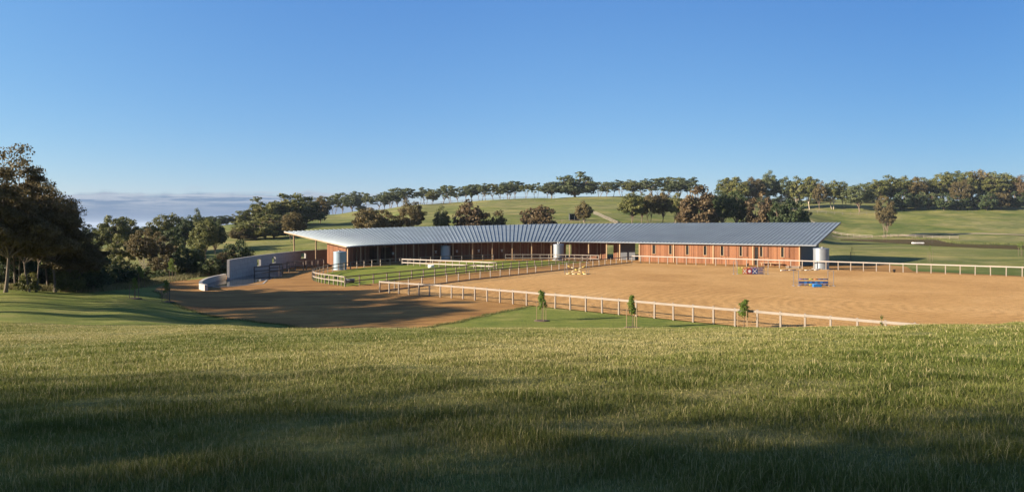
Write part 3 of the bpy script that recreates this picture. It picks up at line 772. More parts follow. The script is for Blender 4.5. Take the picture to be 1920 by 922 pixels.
# --- left far hedge row on the horizon
for i, (k, lm, px, top, wp) in enumerate([('dense0','deep',168,424,26),('dense1','deep',190,428,30),('dense2','deep',217,430,32),('dense3','deep',245,431,32),('dense4','deep',275,425,34),('dense0','deep',300,424,30),('dense2','deep',330,420,36),('dense1','deep',362,412,36),('dense3','deep',392,406,30),('dense4','deep',412,405,28),('gum2','deep',425,404,26),('dense0','olive',441,402,26)]):
    tree_px(k, lm, 'bark', px, top, wp, 312+(i%3)*4, f'{ORD[i]} dark tree from the left in the horizon hedgerow above the left paddock', name='hedgerow_tree', group='dark trees in the left horizon hedgerow')
# --- left mid gums
row([
 ('gum0','olive','bark',213,406,56,140,'spreading umbrella gum left of the pale multi-stemmed tree, against the clouds'),
 ('gum4','olive','bark',240,410,44,146,'darker umbrella gum overlapping the spreading one against the clouds'),
 ('gum2','olive','bark',300,404,50,150,'flat-topped olive gum in the middle of the left tree line'),
 ('gum5','olive','bark',327,402,44,152,'tall olive gum with a crooked trunk right of the flat-topped one'),
 ('gum3','deep','bark',348,406,36,150,'dark dense gum beside the crooked-trunked one'),
 ('gum1','gum','bark',371,393,26,156,'thin dark gum poking highest in the middle of the left tree line'),
 ('gum4','olive','bark',386,412,48,140,'two-stemmed gum standing before the left paddock'),
 ('gum0','deep','bark',404,415,36,143,'dark narrow gum right of the two-stemmed one'),
 ('multi0','brown','bark_pale',268,430,54,98,'brown-leaved tree with many pale stems, nearest the dirt drive'),
 ('multi1','brown','bark_pale',300,436,50,102,'rusty olive tree tangled with the pale-stemmed one'),
 ('multi2','deep','bark_pale',318,428,50,112,'dark olive tree behind the tangled rusty one'),
 ('multi3','brown','bark_pale',306,478,48,96,'low brown shrubby tree overhanging the drive verge'),
 ('multi1','olive','bark_pale',226,440,50,104,'olive tree thick with leaves left of the many-stemmed tree'),
])
# --- bushes fringing the left lawn and drive
bushes = [('bush0','deep',352,462,54,100,'broad dark green bush behind the drive saplings'),
 ('bush1','olive',366,448,44,108,'brighter olive bush topping the broad dark green one'),
 ('bush2','deep',392,482,40,98,'low dark bush at the bend of the drive'),
 ('bush3','deep',446,452,62,108,'wide dark green bush behind the left end of the concrete wall'),
 ('bush0','brown',424,470,44,106,'brownish bush just left of the concrete wall end'),
 ('bush1','deep',415,492,32,101,'dense little black-green bush against the concrete wall end'),
 ('bush2','olive',205,482,60,76,'grey-olive bush between the big dark trees and the pale-stemmed tree'),
 ('bush3','deep',178,478,56,68,'dark bush at the right skirt of the big near trees'),
 ('bush0','olive',238,490,46,82,'fresh olive bush beneath the pale-stemmed tree'),
 ('bush1','deep',246,506,44,78,'black-green bush low beside the leftmost lawn saplings'),
 ('bush2','deep',150,498,60,65,'dark bush spilling onto the lawn under the near trees'),
 ('bush3','olive',118,500,54,63,'olive bush under the nearest big trunk'),
 ('bush1','deep',80,500,60,64,'dark bush deep in shade between two near trunks'),
 ('bush0','deep',36,498,64,63,'dark bush at the far left under the near trees'),
 ('bush2','deep',0,496,60,62,'dark bush cut off by the left picture edge'),
 ('bush3','deep',284,500,44,97,'dark bush under the tangled rusty tree'),
 ('bush0','deep',218,496,54,74,'dark bush nearest the lawn beneath the olive tree left of the pale stems'),
 ('bush2','olive',262,512,40,80,'low olive bush at the foot of the many pale stems'),
 ('bush3','deep',306,506,38,93,'dark bush beside the drive under the rusty tangled tree'),
 ('bush1','deep',22,452,80,72,'tall dark thicket filling the gap behind the leftmost near trunks'),
 ('bush3','deep',78,456,80,73,'tall dark thicket behind the second near tree'),
 ('bush0','deep',130,462,76,74,'tall dark thicket behind the lower sloping near tree'),
 ('bush2','olive',128,508,50,60,'olive bush spilling forward onto the lawn below the sloping crown'),
 ('bush0','deep',168,504,52,63,'leafy dark bush in front of the smallest near tree'),
 ('bush3','olive',52,512,44,57,'low olive bush between the two leftmost near trunks'),
 ('bush0','olive',192,502,48,70,'grey-green bush at the lawn corner beside the near trees'),
 ('bush1','olive',332,500,34,99,'small olive bush behind the drive edge saplings')]
for k, lm, px, top, wp, Y, lab in bushes:
    tree_px(k, lm, 'bark', px, top, wp, Y, lab, name='bush', cat='bush')
# --- the big near trees at left
row([
 ('big0','brown','bark_mid',10,284,170,55,'tallest near tree at the left edge, crown reaching highest against the sky'),
 ('big1','brown','bark_mid',66,322,130,57,'near tree with forked pale trunk, second from the left edge'),
 ('big2','brown','bark_mid',104,368,120,59,'lower near tree whose dark crown slopes down to the right'),
 ('big0','deep','bark',-75,296,170,60,'near tree mostly beyond the left picture edge'),
 ('big1','brown','bark_mid',140,412,96,61,'smaller near tree at the drooping right end of the near group'),
 ('multi2','olive','bark_mid',164,452,64,63,'smallest near tree, shrubby, at the right foot of the near group'),
 ('big1','brown','bark_mid',34,304,120,60,'near tree standing close behind the tallest one, its crown merging with it'),
 ('big0','olive','bark_mid',92,346,104,62,'rounded near tree between the forked trunk and the sloping crown'),
 ('big2','deep','bark',34,400,130,66,'dark tree filling the shade behind the near trunks'),
])
# --- trees standing outside the frame, whose shadows cross the yard; others added to darken the foreground
for i, (k, x, y, h, wd_) in enumerate([('tall0',-43.5,42,13,8),('tall1',-48,39,14,9),('tall2',-50,45,15,9),('thin0',-55,41,16,10),('airy1',-57,48,15,9),('thin0',-46,35.5,13,9)]):
    tree_at(k, 'brown', 'bark_pale', x, y, h, wd_, f'{ORD[i]} bare-trunked tree outside the left of the picture, its shadow crossing the dirt yard', group='trees left of the picture shading the yard')
for i, (x, y, h, wd_) in enumerate([(-76,66,13,13),(-84,72,14,12)]):
    tree_at('big%d' % (i % 3), 'deep', 'bark', x, y, h, wd_, f'{ORD[i]} tree beyond the left picture edge, behind the near tree group', group='trees beyond the left picture edge')
for i, (k, x, y, h, wd_) in enumerate([('tall0',-52,-22,21,10),('tall1',-58,-21,22,10),('thin0',-50,-18,21,11),('thin1',-60,-18,22,11),('thin2',-66,-17.5,24,11),('thin0',-46,-13.5,19,10),('airy0',-56,-14,21,12),('airy1',-64,-14,24,12),('airy2',-72,-13,25,13),('airy0',-78,-12,27,13),  # unseen trees added to grade the near grass darker towards the camera
        ('tall2',-34,-14,20,10),('thin1',-33,-10,19,10),('thin2',-36,-8,19,8),('thin0',-43,-10.8,20,8),('thin1',-40,-6.8,13,10),('tall0',-40,-9.5,13,10),('thin2',-41,-3.4,13,9),('thin0',-34,-9.5,20,9),('thin1',-48,-13,21,9),('airy2',-32,-6,19,10),('airy1',-61,-10.6,24,11),('thin1',-66,-15,25,10),('airy2',-55,-8.6,22,10),('thin0',-42,-6.8,16,8),('airy1',-68,-9.6,26,10),('big1',-4,-5.5,14,12),('big2',6.5,-6.5,14,12)]):
    tree_at(k, 'olive', 'bark', x, y, h, wd_, f'{ORD[i]} unseen tree added behind the viewpoint to thinly shade the near grass', group='added trees behind the viewpoint', rz=1.3*i)

# ------------------------------------------------------------------ saplings
def sapling(px, base, top, wpx, label, stakes=True, leafy=1.0, flat=True, X=None, Y=None, mulch=True):
    if X is None: X, Y = G(px, base)
    z = gz(X, Y); h = HC-(top-422)*Y/F - z; wd_ = wpx*Y/F
    root = thing('sapling', label, 'sapling', (X, Y, z)); rg = random.Random(int(px)); rs = np.random.RandomState(int(px))
    mb = MB(); mb.tube([(0,0,-.1),(.03,.02,h*.5),(-.02,.03,h*.96)], [.024,.018,.008], 6)
    for k in range(7):
        t = .35+.09*k; a = rg.uniform(0,6.28); e = Vector((math.cos(a)*wd_*.32, math.sin(a)*wd_*.32, h*(t+.09)))
        mb.tube([(0,.02,h*t), e], [.010,.004], 4)
    mb.build('stem', M['bark'], root)
    n = max(3, int(10*leafy)); cen = np.array([[rg.uniform(-.18,.18)*wd_, rg.uniform(-.18,.18)*wd_, h*(.42+.53*(k+.5)/n)] for k in range(n)])
    rr = np.array([[wd_*.40*(1.1-.5*k/n), wd_*.40*(1.1-.5*k/n), h*.085] for k in range(n)])
    v, f, ti = leaf_cloud(rs, cen, rr, int(110*leafy)+6, .075)
    mesh_np('foliage', v, f, M['fresh'], root, ti)
    if stakes:
        for k in range(3):
            a = k*2.09+.5+px; r = .38
            s = MB(); s.box((math.cos(a)*r, math.sin(a)*r, h*.29), (.035,.035,h*.58+.2)); s.build('stake', M['vpost'] if Y < 50 else M['bark'], root)
    if mulch:
        m = MB(); m.lathe([(.0,.05),(.35,.06),(.55,.02),(.58,-.1)], 14); m.build('mulch_ring', M['mulch'], root)
    return root
sapling(1016, 601.5, 543, 20, 'staked leafy sapling with reddish tip in front of the arena fence, nearest the dirt yard')
sapling(1186, 615, 553, 19, 'staked sapling before the arena fence, middle of the three')
sapling(1395, 616, 561, 23, 'bushiest staked sapling before the arena fence, rightmost of the three')
sapling(1656, 612, 587, 8, 'bare little sapling poking up where the arena fence sinks behind the slope', leafy=.2, X=19.6, Y=36.2)
sapling(313, 566, 524, 16, 'thin sapling on the lawn edge beside the dirt drive, nearest of the drive saplings', leafy=.7)
sapling(252, 560, 520, 12, 'small sapling alone on the left lawn before the dark bushes', leafy=.6)
sapling(264, 538, 498, 15, 'bright yellow-green sapling under the pale-stemmed tree', leafy=.9)
sapling(323, 527, 484, 15, 'bright green sapling where the drive bends behind the lawn', leafy=.9)
sapling(404, 513, 478, 11, 'slim green sapling just left of the concrete wall end', leafy=.7)
sapling(1597, 488, 462, 7, 'bare staked sapling on the grass behind the right tank', leafy=.15, mulch=False)
sapling(1744, 490.5, 459, 8, 'slim leafy sapling on the grass between arena and pond', leafy=.4, mulch=False)
sapling(1914, 480, 452, 12, 'sapling at the right picture edge beside the pond', leafy=.7, mulch=False)

# ------------------------------------------------------------------ fences
def resample(path, n=None, spacing=None):
    P = [Vector((x, y, 0)) for x, y in path]; L = [0]
    for a, b in zip(P, P[1:]): L.append(L[-1]+(b-a).length)
    n = n or max(1, round(L[-1]/spacing)); out = []
    for k in range(n+1):
        s = L[-1]*k/n; i = max(0, min(len(L)-2, int(np.searchsorted(L, s))-1))
        out.append(P[i].lerp(P[i+1], (s-L[i])/max(1e-6, L[i+1]-L[i])))
    return out
post_cache = {}
def fence(label, path, h, rails, n=None, spacing=1.5, skip=(), rail=(.045,.15), ps=.11, side=1, cap=True, mats=('post','rail'), wire=None, gap=(), name='rail_fence', cat='fence', group=None):
    pts = resample(path, n, spacing)
    c = sum(pts, Vector())/len(pts); c.z = gz(c.x, c.y)
    root = thing(name, label, cat, c, 0, group)
    rg = random.Random(len(label))
    key = (h, ps, mats[0])
    if key not in post_cache:
        mb = MB(); mb.box((0,0,h/2-.1), (ps,ps,h+.2)); o = mb.build('post', M[mats[0]]); post_cache[key] = o.data; bpy.data.objects.remove(o)
    G3 = [Vector((p.x, p.y, gz(p.x, p.y))) for p in pts]
    for i, p in enumerate(G3):
        if i in skip: continue
        d = (G3[min(i+1,len(G3)-1)]-G3[max(i-1,0)])
        o = link('post', post_cache[key], root); o.location = p-c; o.rotation_euler = (rg.uniform(-.012,.012), rg.uniform(-.012,.012), math.atan2(d.y, d.x)+rg.uniform(-.05,.05))
    for zr in rails:
        mb = MB()
        for i in range(len(G3)-1):
            if i in gap: continue
            a, b = G3[i]-c, G3[i+1]-c; d = (b-a); d.z = 0; d.normalize(); nrm = Vector((d.y, -d.x, 0))*side
            off = nrm*(ps/2+rail[0]/2+.003) if zr < h-.02 or not cap else Vector()
            dz = Vector((0,0,zr+rg.uniform(-.008,.008)))
            if cap and zr >= h-.02: mb.bar(a+dz+Vector((0,0,rail[1]*.0)), b+dz, max(.14, ps+.02), rail[0]+.035)
            else: mb.bar(a+dz+off-d*.01, b+dz+off+d*.01, rail[0], rail[1])
        mb.build('rail', M[mats[1]], root)
    return root
def line(p, d, L): return [p, (p[0]+d[0]*L, p[1]+d[1]*L)]
fence('long pale timber fence along the near edge of the sand arena, one top rail', line(B, DBC, 1.444*36), 1.20, (1.08,), n=36, rail=(.05,.15), ps=.105, side=1, cap=False)
fence('dark-railed fence along the left edge of the sand arena with a low kick board', [B, A], 1.20, (1.10, .16), n=29, rail=(.045,.13), ps=.10, side=1, cap=False, skip=(0,15), mats=('post','darkrail'))
fence('pale fence along the far edge of the sand arena before the timber stables', line(A, DAD, 1.626*42), 1.34, (1.24,), n=42, rail=(.05,.14), ps=.11, side=1, cap=False, skip=(0,), mats=('post','palerail'))
lc = smooth_poly(lawn_curve, 6, False)
def outward(path, d): return path
fence('curved two-rail fence wrapping the left end of the green lawn', lc[:24] , 1.18, (1.10,.58), spacing=1.25, rail=(.045,.11), side=-1, cap=False)
fence('two-rail fence running behind the green lawn before the verandah, left stretch', lc[24:], 1.18, (1.10,.58), spacing=2.0, rail=(.045,.11), side=1, cap=False, skip=(0,), mats=('post','darkrail'))
fence('dark two-rail fence between the green lawn and the dirt lane beside the arena', [(-18.3,74.8),(13.2,119.6)], 1.18, (1.10,.58), n=26, rail=(.045,.12), side=1, cap=False, skip=(0,), mats=('darkrail','darkrail'))
fence('sunlit whitish two-rail fence crossing the middle of the green lawn', [(-18.4,114.4),(-2.2,98.2)], 1.16, (1.08,.52), n=14, rail=(.05,.14), side=1, cap=False, mats=('post','palerail'))
fence('pale two-rail fence before the galvanised tank under the verandah', [(-1.2,124.8),(6,125.0),(12.2,123.2),(15.4,121.2)], 1.2, (1.12,.52), n=11, rail=(.045,.11), side=1, cap=False)
# pens beside the concrete wall
fence('low two-rail pen fence nearest the pool, against the concrete wall', [G(477,517), G(505,514)], 1.3, (1.2,.62), n=1, side=1, cap=False, group=None, mats=('darkrail','darkrail'))
fence('three-rail pen gate fence, second along the concrete wall', [G(505,515), G(530,513.5)], 1.45, (1.35,.95,.55), n=1, cap=False, mats=('darkrail','darkrail'))
fence('pen fence running back toward the stable end, third along the concrete wall', [G(505.5,513), G(542,511)], 1.45, (1.38,), n=2, cap=False, skip=(0,), mats=('darkrail','darkrail'))
fence('two-rail pen fence, fourth along the concrete wall', [G(538,509), G(569,507)], 1.5, (1.42,.75), n=2, cap=False, mats=('darkrail','darkrail'))
fence('two-rail pen fence right beside the orange end wall', [G(574,506), G(607,502)], 1.45, (1.38,.6), n=3, cap=False, mats=('darkrail','darkrail'))

def field_fence(label, pxs, h=1.2, rails=(1.05,.6), spacing=3.0, mats=('post','rail'), ps=.12, rw=(.05,.12), name='paddock_fence'):
    path = []
    for px, Y in pxs: path.append((onray(px, Y), Y))
    return fence(label, path, h, rails, spacing=spacing, rail=rw, ps=ps, cap=False, mats=mats, name=name)
field_fence('white rail fence slanting down the hillside right of the dark shed', [(1113,262),(1128,243),(1143,228),(1165,205)], 1.3, (1.2,.8,.4), 2.6)
field_fence('double white fence climbing the slope behind the right roof tip', [(1520,296),(1548,288),(1580,282),(1636,272)], 1.25, (1.15,.65), 2.6)
field_fence('long white fence crossing the right paddock beneath the solitary tree', [(1655,270),(1690,268),(1740,264),(1797,258)], 1.25, (1.15,.65), 2.8)
field_fence('dark wire fence line running along the foot of the right paddock', [(1570,262),(1640,266),(1720,262),(1797,257)], 1.1, (1.0,), 5, ('bark','bark'), .09, (.03,.05))
field_fence('pale fence in front of the skyline trees right of the tallest gum', [(1500,345),(1560,343),(1600,344),(1655,345)], 1.4, (1.3,.7), 4.0, ('post','rail'))
field_fence('dark fence line along the upper hillside below the windbreak', [(830,352),(960,352),(1080,352),(1170,350)], 1.2, (1.0,), 6, ('bark','bark'), .12, (.05,.08))
field_fence('dark post fence along the hill crest under the windbreak gums', [(770,408),(880,410),(1000,410),(1040,410)], 1.2, (1.1,.6), 6, ('bark','bark'), .14, (.06,.10))
field_fence('low dark fence on the hillside passing behind the lone small tree', [(975,222),(1060,220),(1110,214),(1165,212)], 1.1, (1.0,.5), 3.5, ('bark','bark'), .10, (.04,.07))
field_fence('dark fence under the horizon hedgerow above the left paddock', [(165,300),(230,303),(300,303)], 1.2, (1.1,.6), 5, ('bark','bark'), .14, (.06,.10))

# ------------------------------------------------------------------ the stable building
EV = [(-27,111.5,2.98),(-25.4,118,3.02),(-20.5,123.5,3.11),(-13,127,3.26),(-4.5,128,3.40),(4,128.5,3.42),(13,127.2,3.42),(21,123.2,3.42),(29,117.7,3.42),(37.5,111.6,3.42),(46.8,105,3.42)]
TH = [-58,-38,-24,-14,-5,6,17,29,35,35.8,35.8]; WD = [15.2,15.2,15.8,16.2,16.8,17.2,17.6,18.2,18.5,18.7,19.4]
BACKPX = [(520,436),(537,434.5),(560,433),(600,431),(640,429.5),(751,425.7),(858,423.4),(960,421.7),(1004,420),(1125,419),(1160,418.6),(1379,417.5),(1578,417)]
ctrl = [(*e, t, w_) for e, t, w_ in zip(EV, TH, WD)]
dense = smooth_poly(ctrl, 40, False)
S = [0.0]
for a, b in zip(dense, dense[1:]): S.append(S[-1]+math.hypot(b[0]-a[0], b[1]-a[1]))
LEN = S[-1]; NS = int(LEN/.66)
dn = np.array(dense); Sa = np.array(S)
def station(s):
    """eave point, seam direction, roof depth, eave height and rear height at arc length s"""
    s = min(max(s, 0), LEN); x, y, z, th, wdt = [float(np.interp(s, Sa, dn[:, k])) for k in range(5)]
    d = Vector((math.sin(R(th)), math.cos(R(th)), 0))
    bx, by = x+d.x*wdt, y+d.y*wdt
    py = np.interp(960+F*bx/by, [p[0] for p in BACKPX], [p[1] for p in BACKPX])
    return Vector((x, y, 0)), d, wdt, z, HC-(py-422)*by/F
ST = [station(LEN*k/NS) for k in range(NS+1)]
# smooth the rear height a little
bz = np.array([s[4] for s in ST]); kx = np.ones(9)/9; bz = np.convolve(np.pad(bz, 4, mode='edge'), kx, 'valid')
ST = [(s[0], s[1], s[2], s[3], float(b)) for s, b in zip(ST, bz)]
def stat(s):
    f = min(max(s/LEN*NS, 0), NS-1e-6); i = int(f); t = f-i; a, b = ST[i], ST[i+1]
    return (a[0].lerp(b[0], t), a[1].lerp(b[1], t).normalized(), a[2]*(1-t)+b[2]*t, a[3]*(1-t)+b[3]*t, a[4]*(1-t)+b[4]*t)
def wp(s, d):
    p, q, *_ = stat(s); return p+q*d
def rz_at(s, d):
    _, _, wdt, ze, zb = stat(s); return ze+(zb-ze)*d/wdt
def s_at(px, d):
    ss = np.linspace(0, LEN, 1200); v = [abs(960+F*wp(s, d).x/wp(s, d).y-px) for s in ss]; return float(ss[int(np.argmin(v))])

bc = Vector((5, 130, 0))
bld = thing('stable_building', 'long curved timber horse stables under a sweeping ribbed metal roof', 'stables', bc)
def L(p): return Vector(p)-bc
# roof: panels, raised seams, soffit; one mesh
mb = MB(); TK = .16
for i in range(NS):
    a, b = ST[i], ST[i+1]
    P = [(a[0], a[3]), (b[0], b[3]), (b[0]+b[1]*b[2], b[4]), (a[0]+a[1]*a[2], a[4])]
    top = [L((p.x, p.y, z)) for p, z in P]; bot = [q-Vector((0,0,TK)) for q in top]
    mb.face(top, mi=0); mb.face(bot[::-1], mi=1)
    mb.face([top[3], top[2], bot[2], bot[3]], mi=0); mb.face([bot[0], bot[1], top[1], top[0]], mi=0)
    if i == 0: mb.face([top[0], top[3], bot[3], bot[0]], mi=2)
    if i == NS-1: mb.face([top[2], top[1], bot[1], bot[2]], mi=2)
for i, a in enumerate(ST):
    e = L((a[0].x, a[0].y, a[3]+.02)); r = L((*(a[0]+a[1]*a[2]).xy, a[4]+.02))
    mb.bar(e+Vector((0,0,.035)), r+Vector((0,0,.035)), .06, .085, 0)
roof = mb.build('roof', [M['roof'], M['soffit'], M['vpost']], bld)
g = MB()
for i in range(NS):
    a, b = ST[i], ST[i+1]
    g.bar(L((a[0].x-a[1].x*.07, a[0].y-a[1].y*.07, a[3]-.07)), L((b[0].x-b[1].x*.07, b[0].y-b[1].y*.07, b[3]-.07)), .12, .16)
g.build('gutter', M['gutter'], roof)
v_ = MB()
for k in (0, NS):
    a = ST[k]; o_ = -1 if k == 0 else 1; tn = Vector((a[1].y, -a[1].x, 0))*o_*.035
    v_.bar(L((a[0].x+tn.x, a[0].y+tn.y, a[3]-.09)), L((a[0].x+a[1].x*a[2]+tn.x, a[0].y+a[1].y*a[2]+tn.y, a[4]-.09)), .05, .17)
v_.build('barge_board', M['vpost'], roof)
# rafters under the eave
rf = MB()
for k in range(2, NS-1, 3):
    a = ST[k]; d0, d1 = .25, min(5.5, a[2]-1)
    z0 = rz_at(LEN*k/NS, d0)-TK-.11; z1 = rz_at(LEN*k/NS, d1)-TK-.11
    p0, p1 = a[0]+a[1]*d0, a[0]+a[1]*d1
    rf.bar(L((p0.x, p0.y, z0)), L((p1.x, p1.y, z1)), .07, .2)
rf.build('rafters', M['vpost'], roof)

def wall_strip(mb, s0, s1, d, zlo=None, zhi=None, th=.14, step=.8):
    """curved strip of wall following the eave at depth d; zlo/zhi relative to the ground"""
    n = max(1, int(abs(s1-s0)/step)); u = s0
    for k in range(n):
        a, b = s0+(s1-s0)*k/n, s0+(s1-s0)*(k+1)/n
        pts = []
        for s in (a, b):
            f, r = wp(s, d), wp(s, d+th); g0 = gz(f.x, f.y)-.02 if zlo is None else gz(f.x, f.y)+zlo
            t0 = rz_at(s, d)-TK-.012 if zhi is None else gz(f.x, f.y)+zhi
            t1 = rz_at(s, d+th)-TK-.012 if zhi is None else t0
            pts.append((f, r, g0, t0, t1))
        (fa, ra, ga, ta, tra), (fb, rb, gb, tb, trb) = pts
        A0, A1, B0, B1 = L((fa.x, fa.y, ga)), L((fa.x, fa.y, ta)), L((fb.x, fb.y, gb)), L((fb.x, fb.y, tb))
        C0, C1, D0, D1 = L((ra.x, ra.y, ga)), L((ra.x, ra.y, tra)), L((rb.x, rb.y, gb)), L((rb.x, rb.y, trb))
        mb.face([A0, B0, B1, A1], [(a, ga), (b, gb), (b, tb), (a, ta)])
        mb.face([D0, C0, C1, D1], [(b, gb), (a, ga), (a, ta), (b, tb)])
        mb.face([A1, B1, D1, C1], [(a, 0), (b, 0), (b, th), (a, th)])
        mb.face([A0, C0, D0, B0], [(a, 0), (a, th), (b, th), (b, 0)])
        if k == 0: mb.face([C0, A0, A1, C1], [(0, ga), (th, ga), (th, ta), (0, ta)])
        if k == n-1: mb.face([B0, D0, D1, B1], [(0, gb), (th, gb), (th, tb), (0, tb)])
def cross_wall(mb, s, d0, d1, th=.14):
    p0, p1 = wp(s, d0), wp(s, d1); q = (p1-p0).normalized(); nrm = Vector((q.y, -q.x, 0))*th
    pts = [p0, p0+nrm, p1+nrm, p1]
    z = [gz(p.x, p.y)-.02 for p in pts]; zt = [rz_at(s, d)-TK-.012 for d in (d0, d0, d1, d1)]
    b_ = [L((p.x, p.y, a)) for p, a in zip(pts, z)]; t_ = [L((p.x, p.y, a)) for p, a in zip(pts, zt)]
    ll = d1-d0
    mb.face([b_[3], b_[0], t_[0], t_[3]], [(ll,0), (0,0), (0,zt[0]), (ll,zt[2])]); mb.face([b_[1], b_[2], t_[2], t_[1]], [(0,0), (ll,0), (ll,zt[2]), (0,zt[0])])
    mb.face([b_[0], b_[1], t_[1], t_[0]], [(0,0), (th,0), (th,zt[0]), (0,zt[0])]); mb.face([b_[2], b_[3], t_[3], t_[2]], [(0,0), (th,0), (th,zt[2]), (0,zt[2])])
    mb.face([t_[0], t_[1], t_[2], t_[3]])

DV = 3.6                                        # depth of the verandah
sR0 = s_at(1198, .45); sR1 = s_at(1500, .45)     # right wing
sB0 = s_at(1191, DV)                            # breezeway left edge
# verandah wall: boarded stretches between stall openings
openings = [(692,710),(714,736),(838,852),(1061,1071),(1137,1150)]
cuts = [s_at(640, DV)]
for a, b in openings: cuts += [s_at(a, DV), s_at(b, DV)]
cuts.append(s_at(1163, DV))
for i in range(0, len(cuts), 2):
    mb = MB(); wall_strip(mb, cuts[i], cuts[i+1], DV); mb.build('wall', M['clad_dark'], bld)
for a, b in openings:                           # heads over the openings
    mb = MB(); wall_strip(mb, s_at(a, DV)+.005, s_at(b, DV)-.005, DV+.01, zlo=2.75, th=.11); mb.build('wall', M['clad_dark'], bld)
mb = MB(); wall_strip(mb, s_at(1163, DV), sB0, DV); o = mb.build('wall', M['slate'], bld); o['label'] = 'charcoal metal panel left of the breezeway'
# rear wall with gaps that let the paddock show through
bk = 14.0
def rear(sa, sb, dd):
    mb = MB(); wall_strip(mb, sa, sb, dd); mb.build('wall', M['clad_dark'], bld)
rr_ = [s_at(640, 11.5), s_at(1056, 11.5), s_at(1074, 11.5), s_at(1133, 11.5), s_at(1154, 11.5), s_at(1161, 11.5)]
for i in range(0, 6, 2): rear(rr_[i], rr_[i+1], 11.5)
rear(sR0+.3, sR1-.3, 13.2)
# cross walls between stalls, ends
for px in (690, 736, 790, 845, 900, 950, 1000, 1042, 1074, 1112, 1153):
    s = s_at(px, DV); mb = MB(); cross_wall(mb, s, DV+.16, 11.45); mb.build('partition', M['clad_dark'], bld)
s_end = s_at(650, .9)
mb = MB(); cross_wall(mb, 1.3, 1.0, 5.8); o = mb.build('wall', M['clad'], bld); o['label'] = 'sunlit orange boarded end wall'
mb = MB(); wall_strip(mb, 1.5, s_at(662, 1.0), 1.0); mb.build('wall', M['clad'], bld)
mb = MB(); cross_wall(mb, sR0+.02, .62, 13.1); mb.build('wall', M['clad'], bld)
mb = MB(); cross_wall(mb, sR1-.02, .62, 13.1); o = mb.build('wall', M['slate'], bld); o['label'] = 'charcoal metal end wall of the right wing'
# right wing front wall with slot windows and a doorway
DW = .45
wins = [1226,1257,1289,1322,1354,1389,1427,1467]
ws = [(s_at(px-3.2, DW), s_at(px+3.2, DW)) for px in wins]
door = (s_at(1414.5, DW), s_at(1421.5, DW))
holes = sorted([(a, b, 'w') for a, b in ws] + [(door[0], door[1], 'd')])
mb = MB(); cur = sR0
for a, b, k in holes:
    if a > cur: wall_strip(mb, cur, a, DW)
    if k == 'w': wall_strip(mb, a, b, DW, zhi=1.38)
    wall_strip(mb, a, b, DW, zlo=2.98)
    cur = max(cur, b)
wall_strip(mb, cur, sR1, DW)
front = mb.build('wall', M['clad'], bld); front['label'] = 'sunlit red-orange boarded front of the right wing'
for k, (a, b) in enumerate(ws):
    mb = MB(); z0, z1 = 1.38, 2.98
    for s in (a+.03, b-.03):
        p = wp(s, DW+.06); mb.box(L((p.x, p.y, (z0+z1)/2)), (.07,.20,z1-z0-.01), -math.atan2(stat(s)[1].x, stat(s)[1].y))
    m_ = (a+b)/2; p = wp(m_, DW+.06); rz = -math.atan2(stat(m_)[1].x, stat(m_)[1].y)
    mb.box(L((p.x, p.y, z0+.03)), (b-a-.14,.22,.06), rz)
    wf = mb.build('window', M['vpost'], bld)
    mb = MB(); p = wp(m_, DW+.10); mb.box(L((p.x, p.y, (z0+z1)/2+.02)), (b-a-.16,.012,z1-z0-.1), rz); mb.build('pane', M['dark'], wf)  # near-black board painted as the shade within the slot
    if k >= 4:
        mb = MB(); p = wp(b+.42, DW-.06); mb.box(L((p.x, p.y, (z0+z1)/2)), (.80,.045,z1-z0+.05), rz); mb.build('shutter', M['clad_dark'], wf)
p = wp((door[0]+door[1])/2, DW+.11); mb = MB(); rz = -math.atan2(stat(door[0])[1].x, stat(door[0])[1].y)
mb.box(L((p.x, p.y, 1.48)), (door[1]-door[0]-.02,.02,2.96), rz); mb.build('dark_doorway', M['dark'], bld)  # near-black board painted as the unlit inside of the door opening
for px in (1199,1263,1337,1412,1499):
    s = s_at(px, DW-.05); p = wp(s, DW-.06); zt = rz_at(s, DW-.06)-TK-.03; mb = MB()
    mb.box(L((p.x, p.y, zt/2)), (.16,.10,zt), rz); mb.build('post', M['vpost'], bld)
# verandah posts along the eave, slimmer studs on the boarded wall
for px in (652,676,708,742,776,812,849,886,923,960,997,1033.6,1068,1103.4,1137,1162):
    s = s_at(px, .55); p = wp(s, .55); g0 = gz(p.x, p.y); zt = rz_at(s, .55)-TK-.02; mb = MB(); r_ = -math.atan2(stat(s)[1].x, stat(s)[1].y)
    mb.box(L((p.x, p.y, (g0+zt)/2)), (.19,.19,zt-g0), r_); mb.build('post', M['vpost'], bld)
for px in (668,684,722,756,762,785,799,827,833,866,880,903,915,936,945,975,990,1015,1020,1046,1052,1078,1086,1120,1126,1158):
    s = s_at(px, DV-.08); p = wp(s, DV-.08); g0 = gz(p.x, p.y); zt = rz_at(s, DV-.08)-TK-.02; mb = MB(); r_ = -math.atan2(stat(s)[1].x, stat(s)[1].y)
    mb.box(L((p.x, p.y, (g0+zt)/2)), (.12,.10,zt-g0), r_); mb.build('stud', M['vpost'], bld)
# posts carrying the left tip of the roof
for d in (13.2, 7.6):
    s = .35; p = wp(s, d); g0 = gz(p.x, p.y); zt = rz_at(s, d)-TK-.02; mb = MB()
    mb.box(L((p.x, p.y, (g0+zt)/2)), (.2,.2,zt-g0), .5); mb.build('post', M['vpost'], bld)
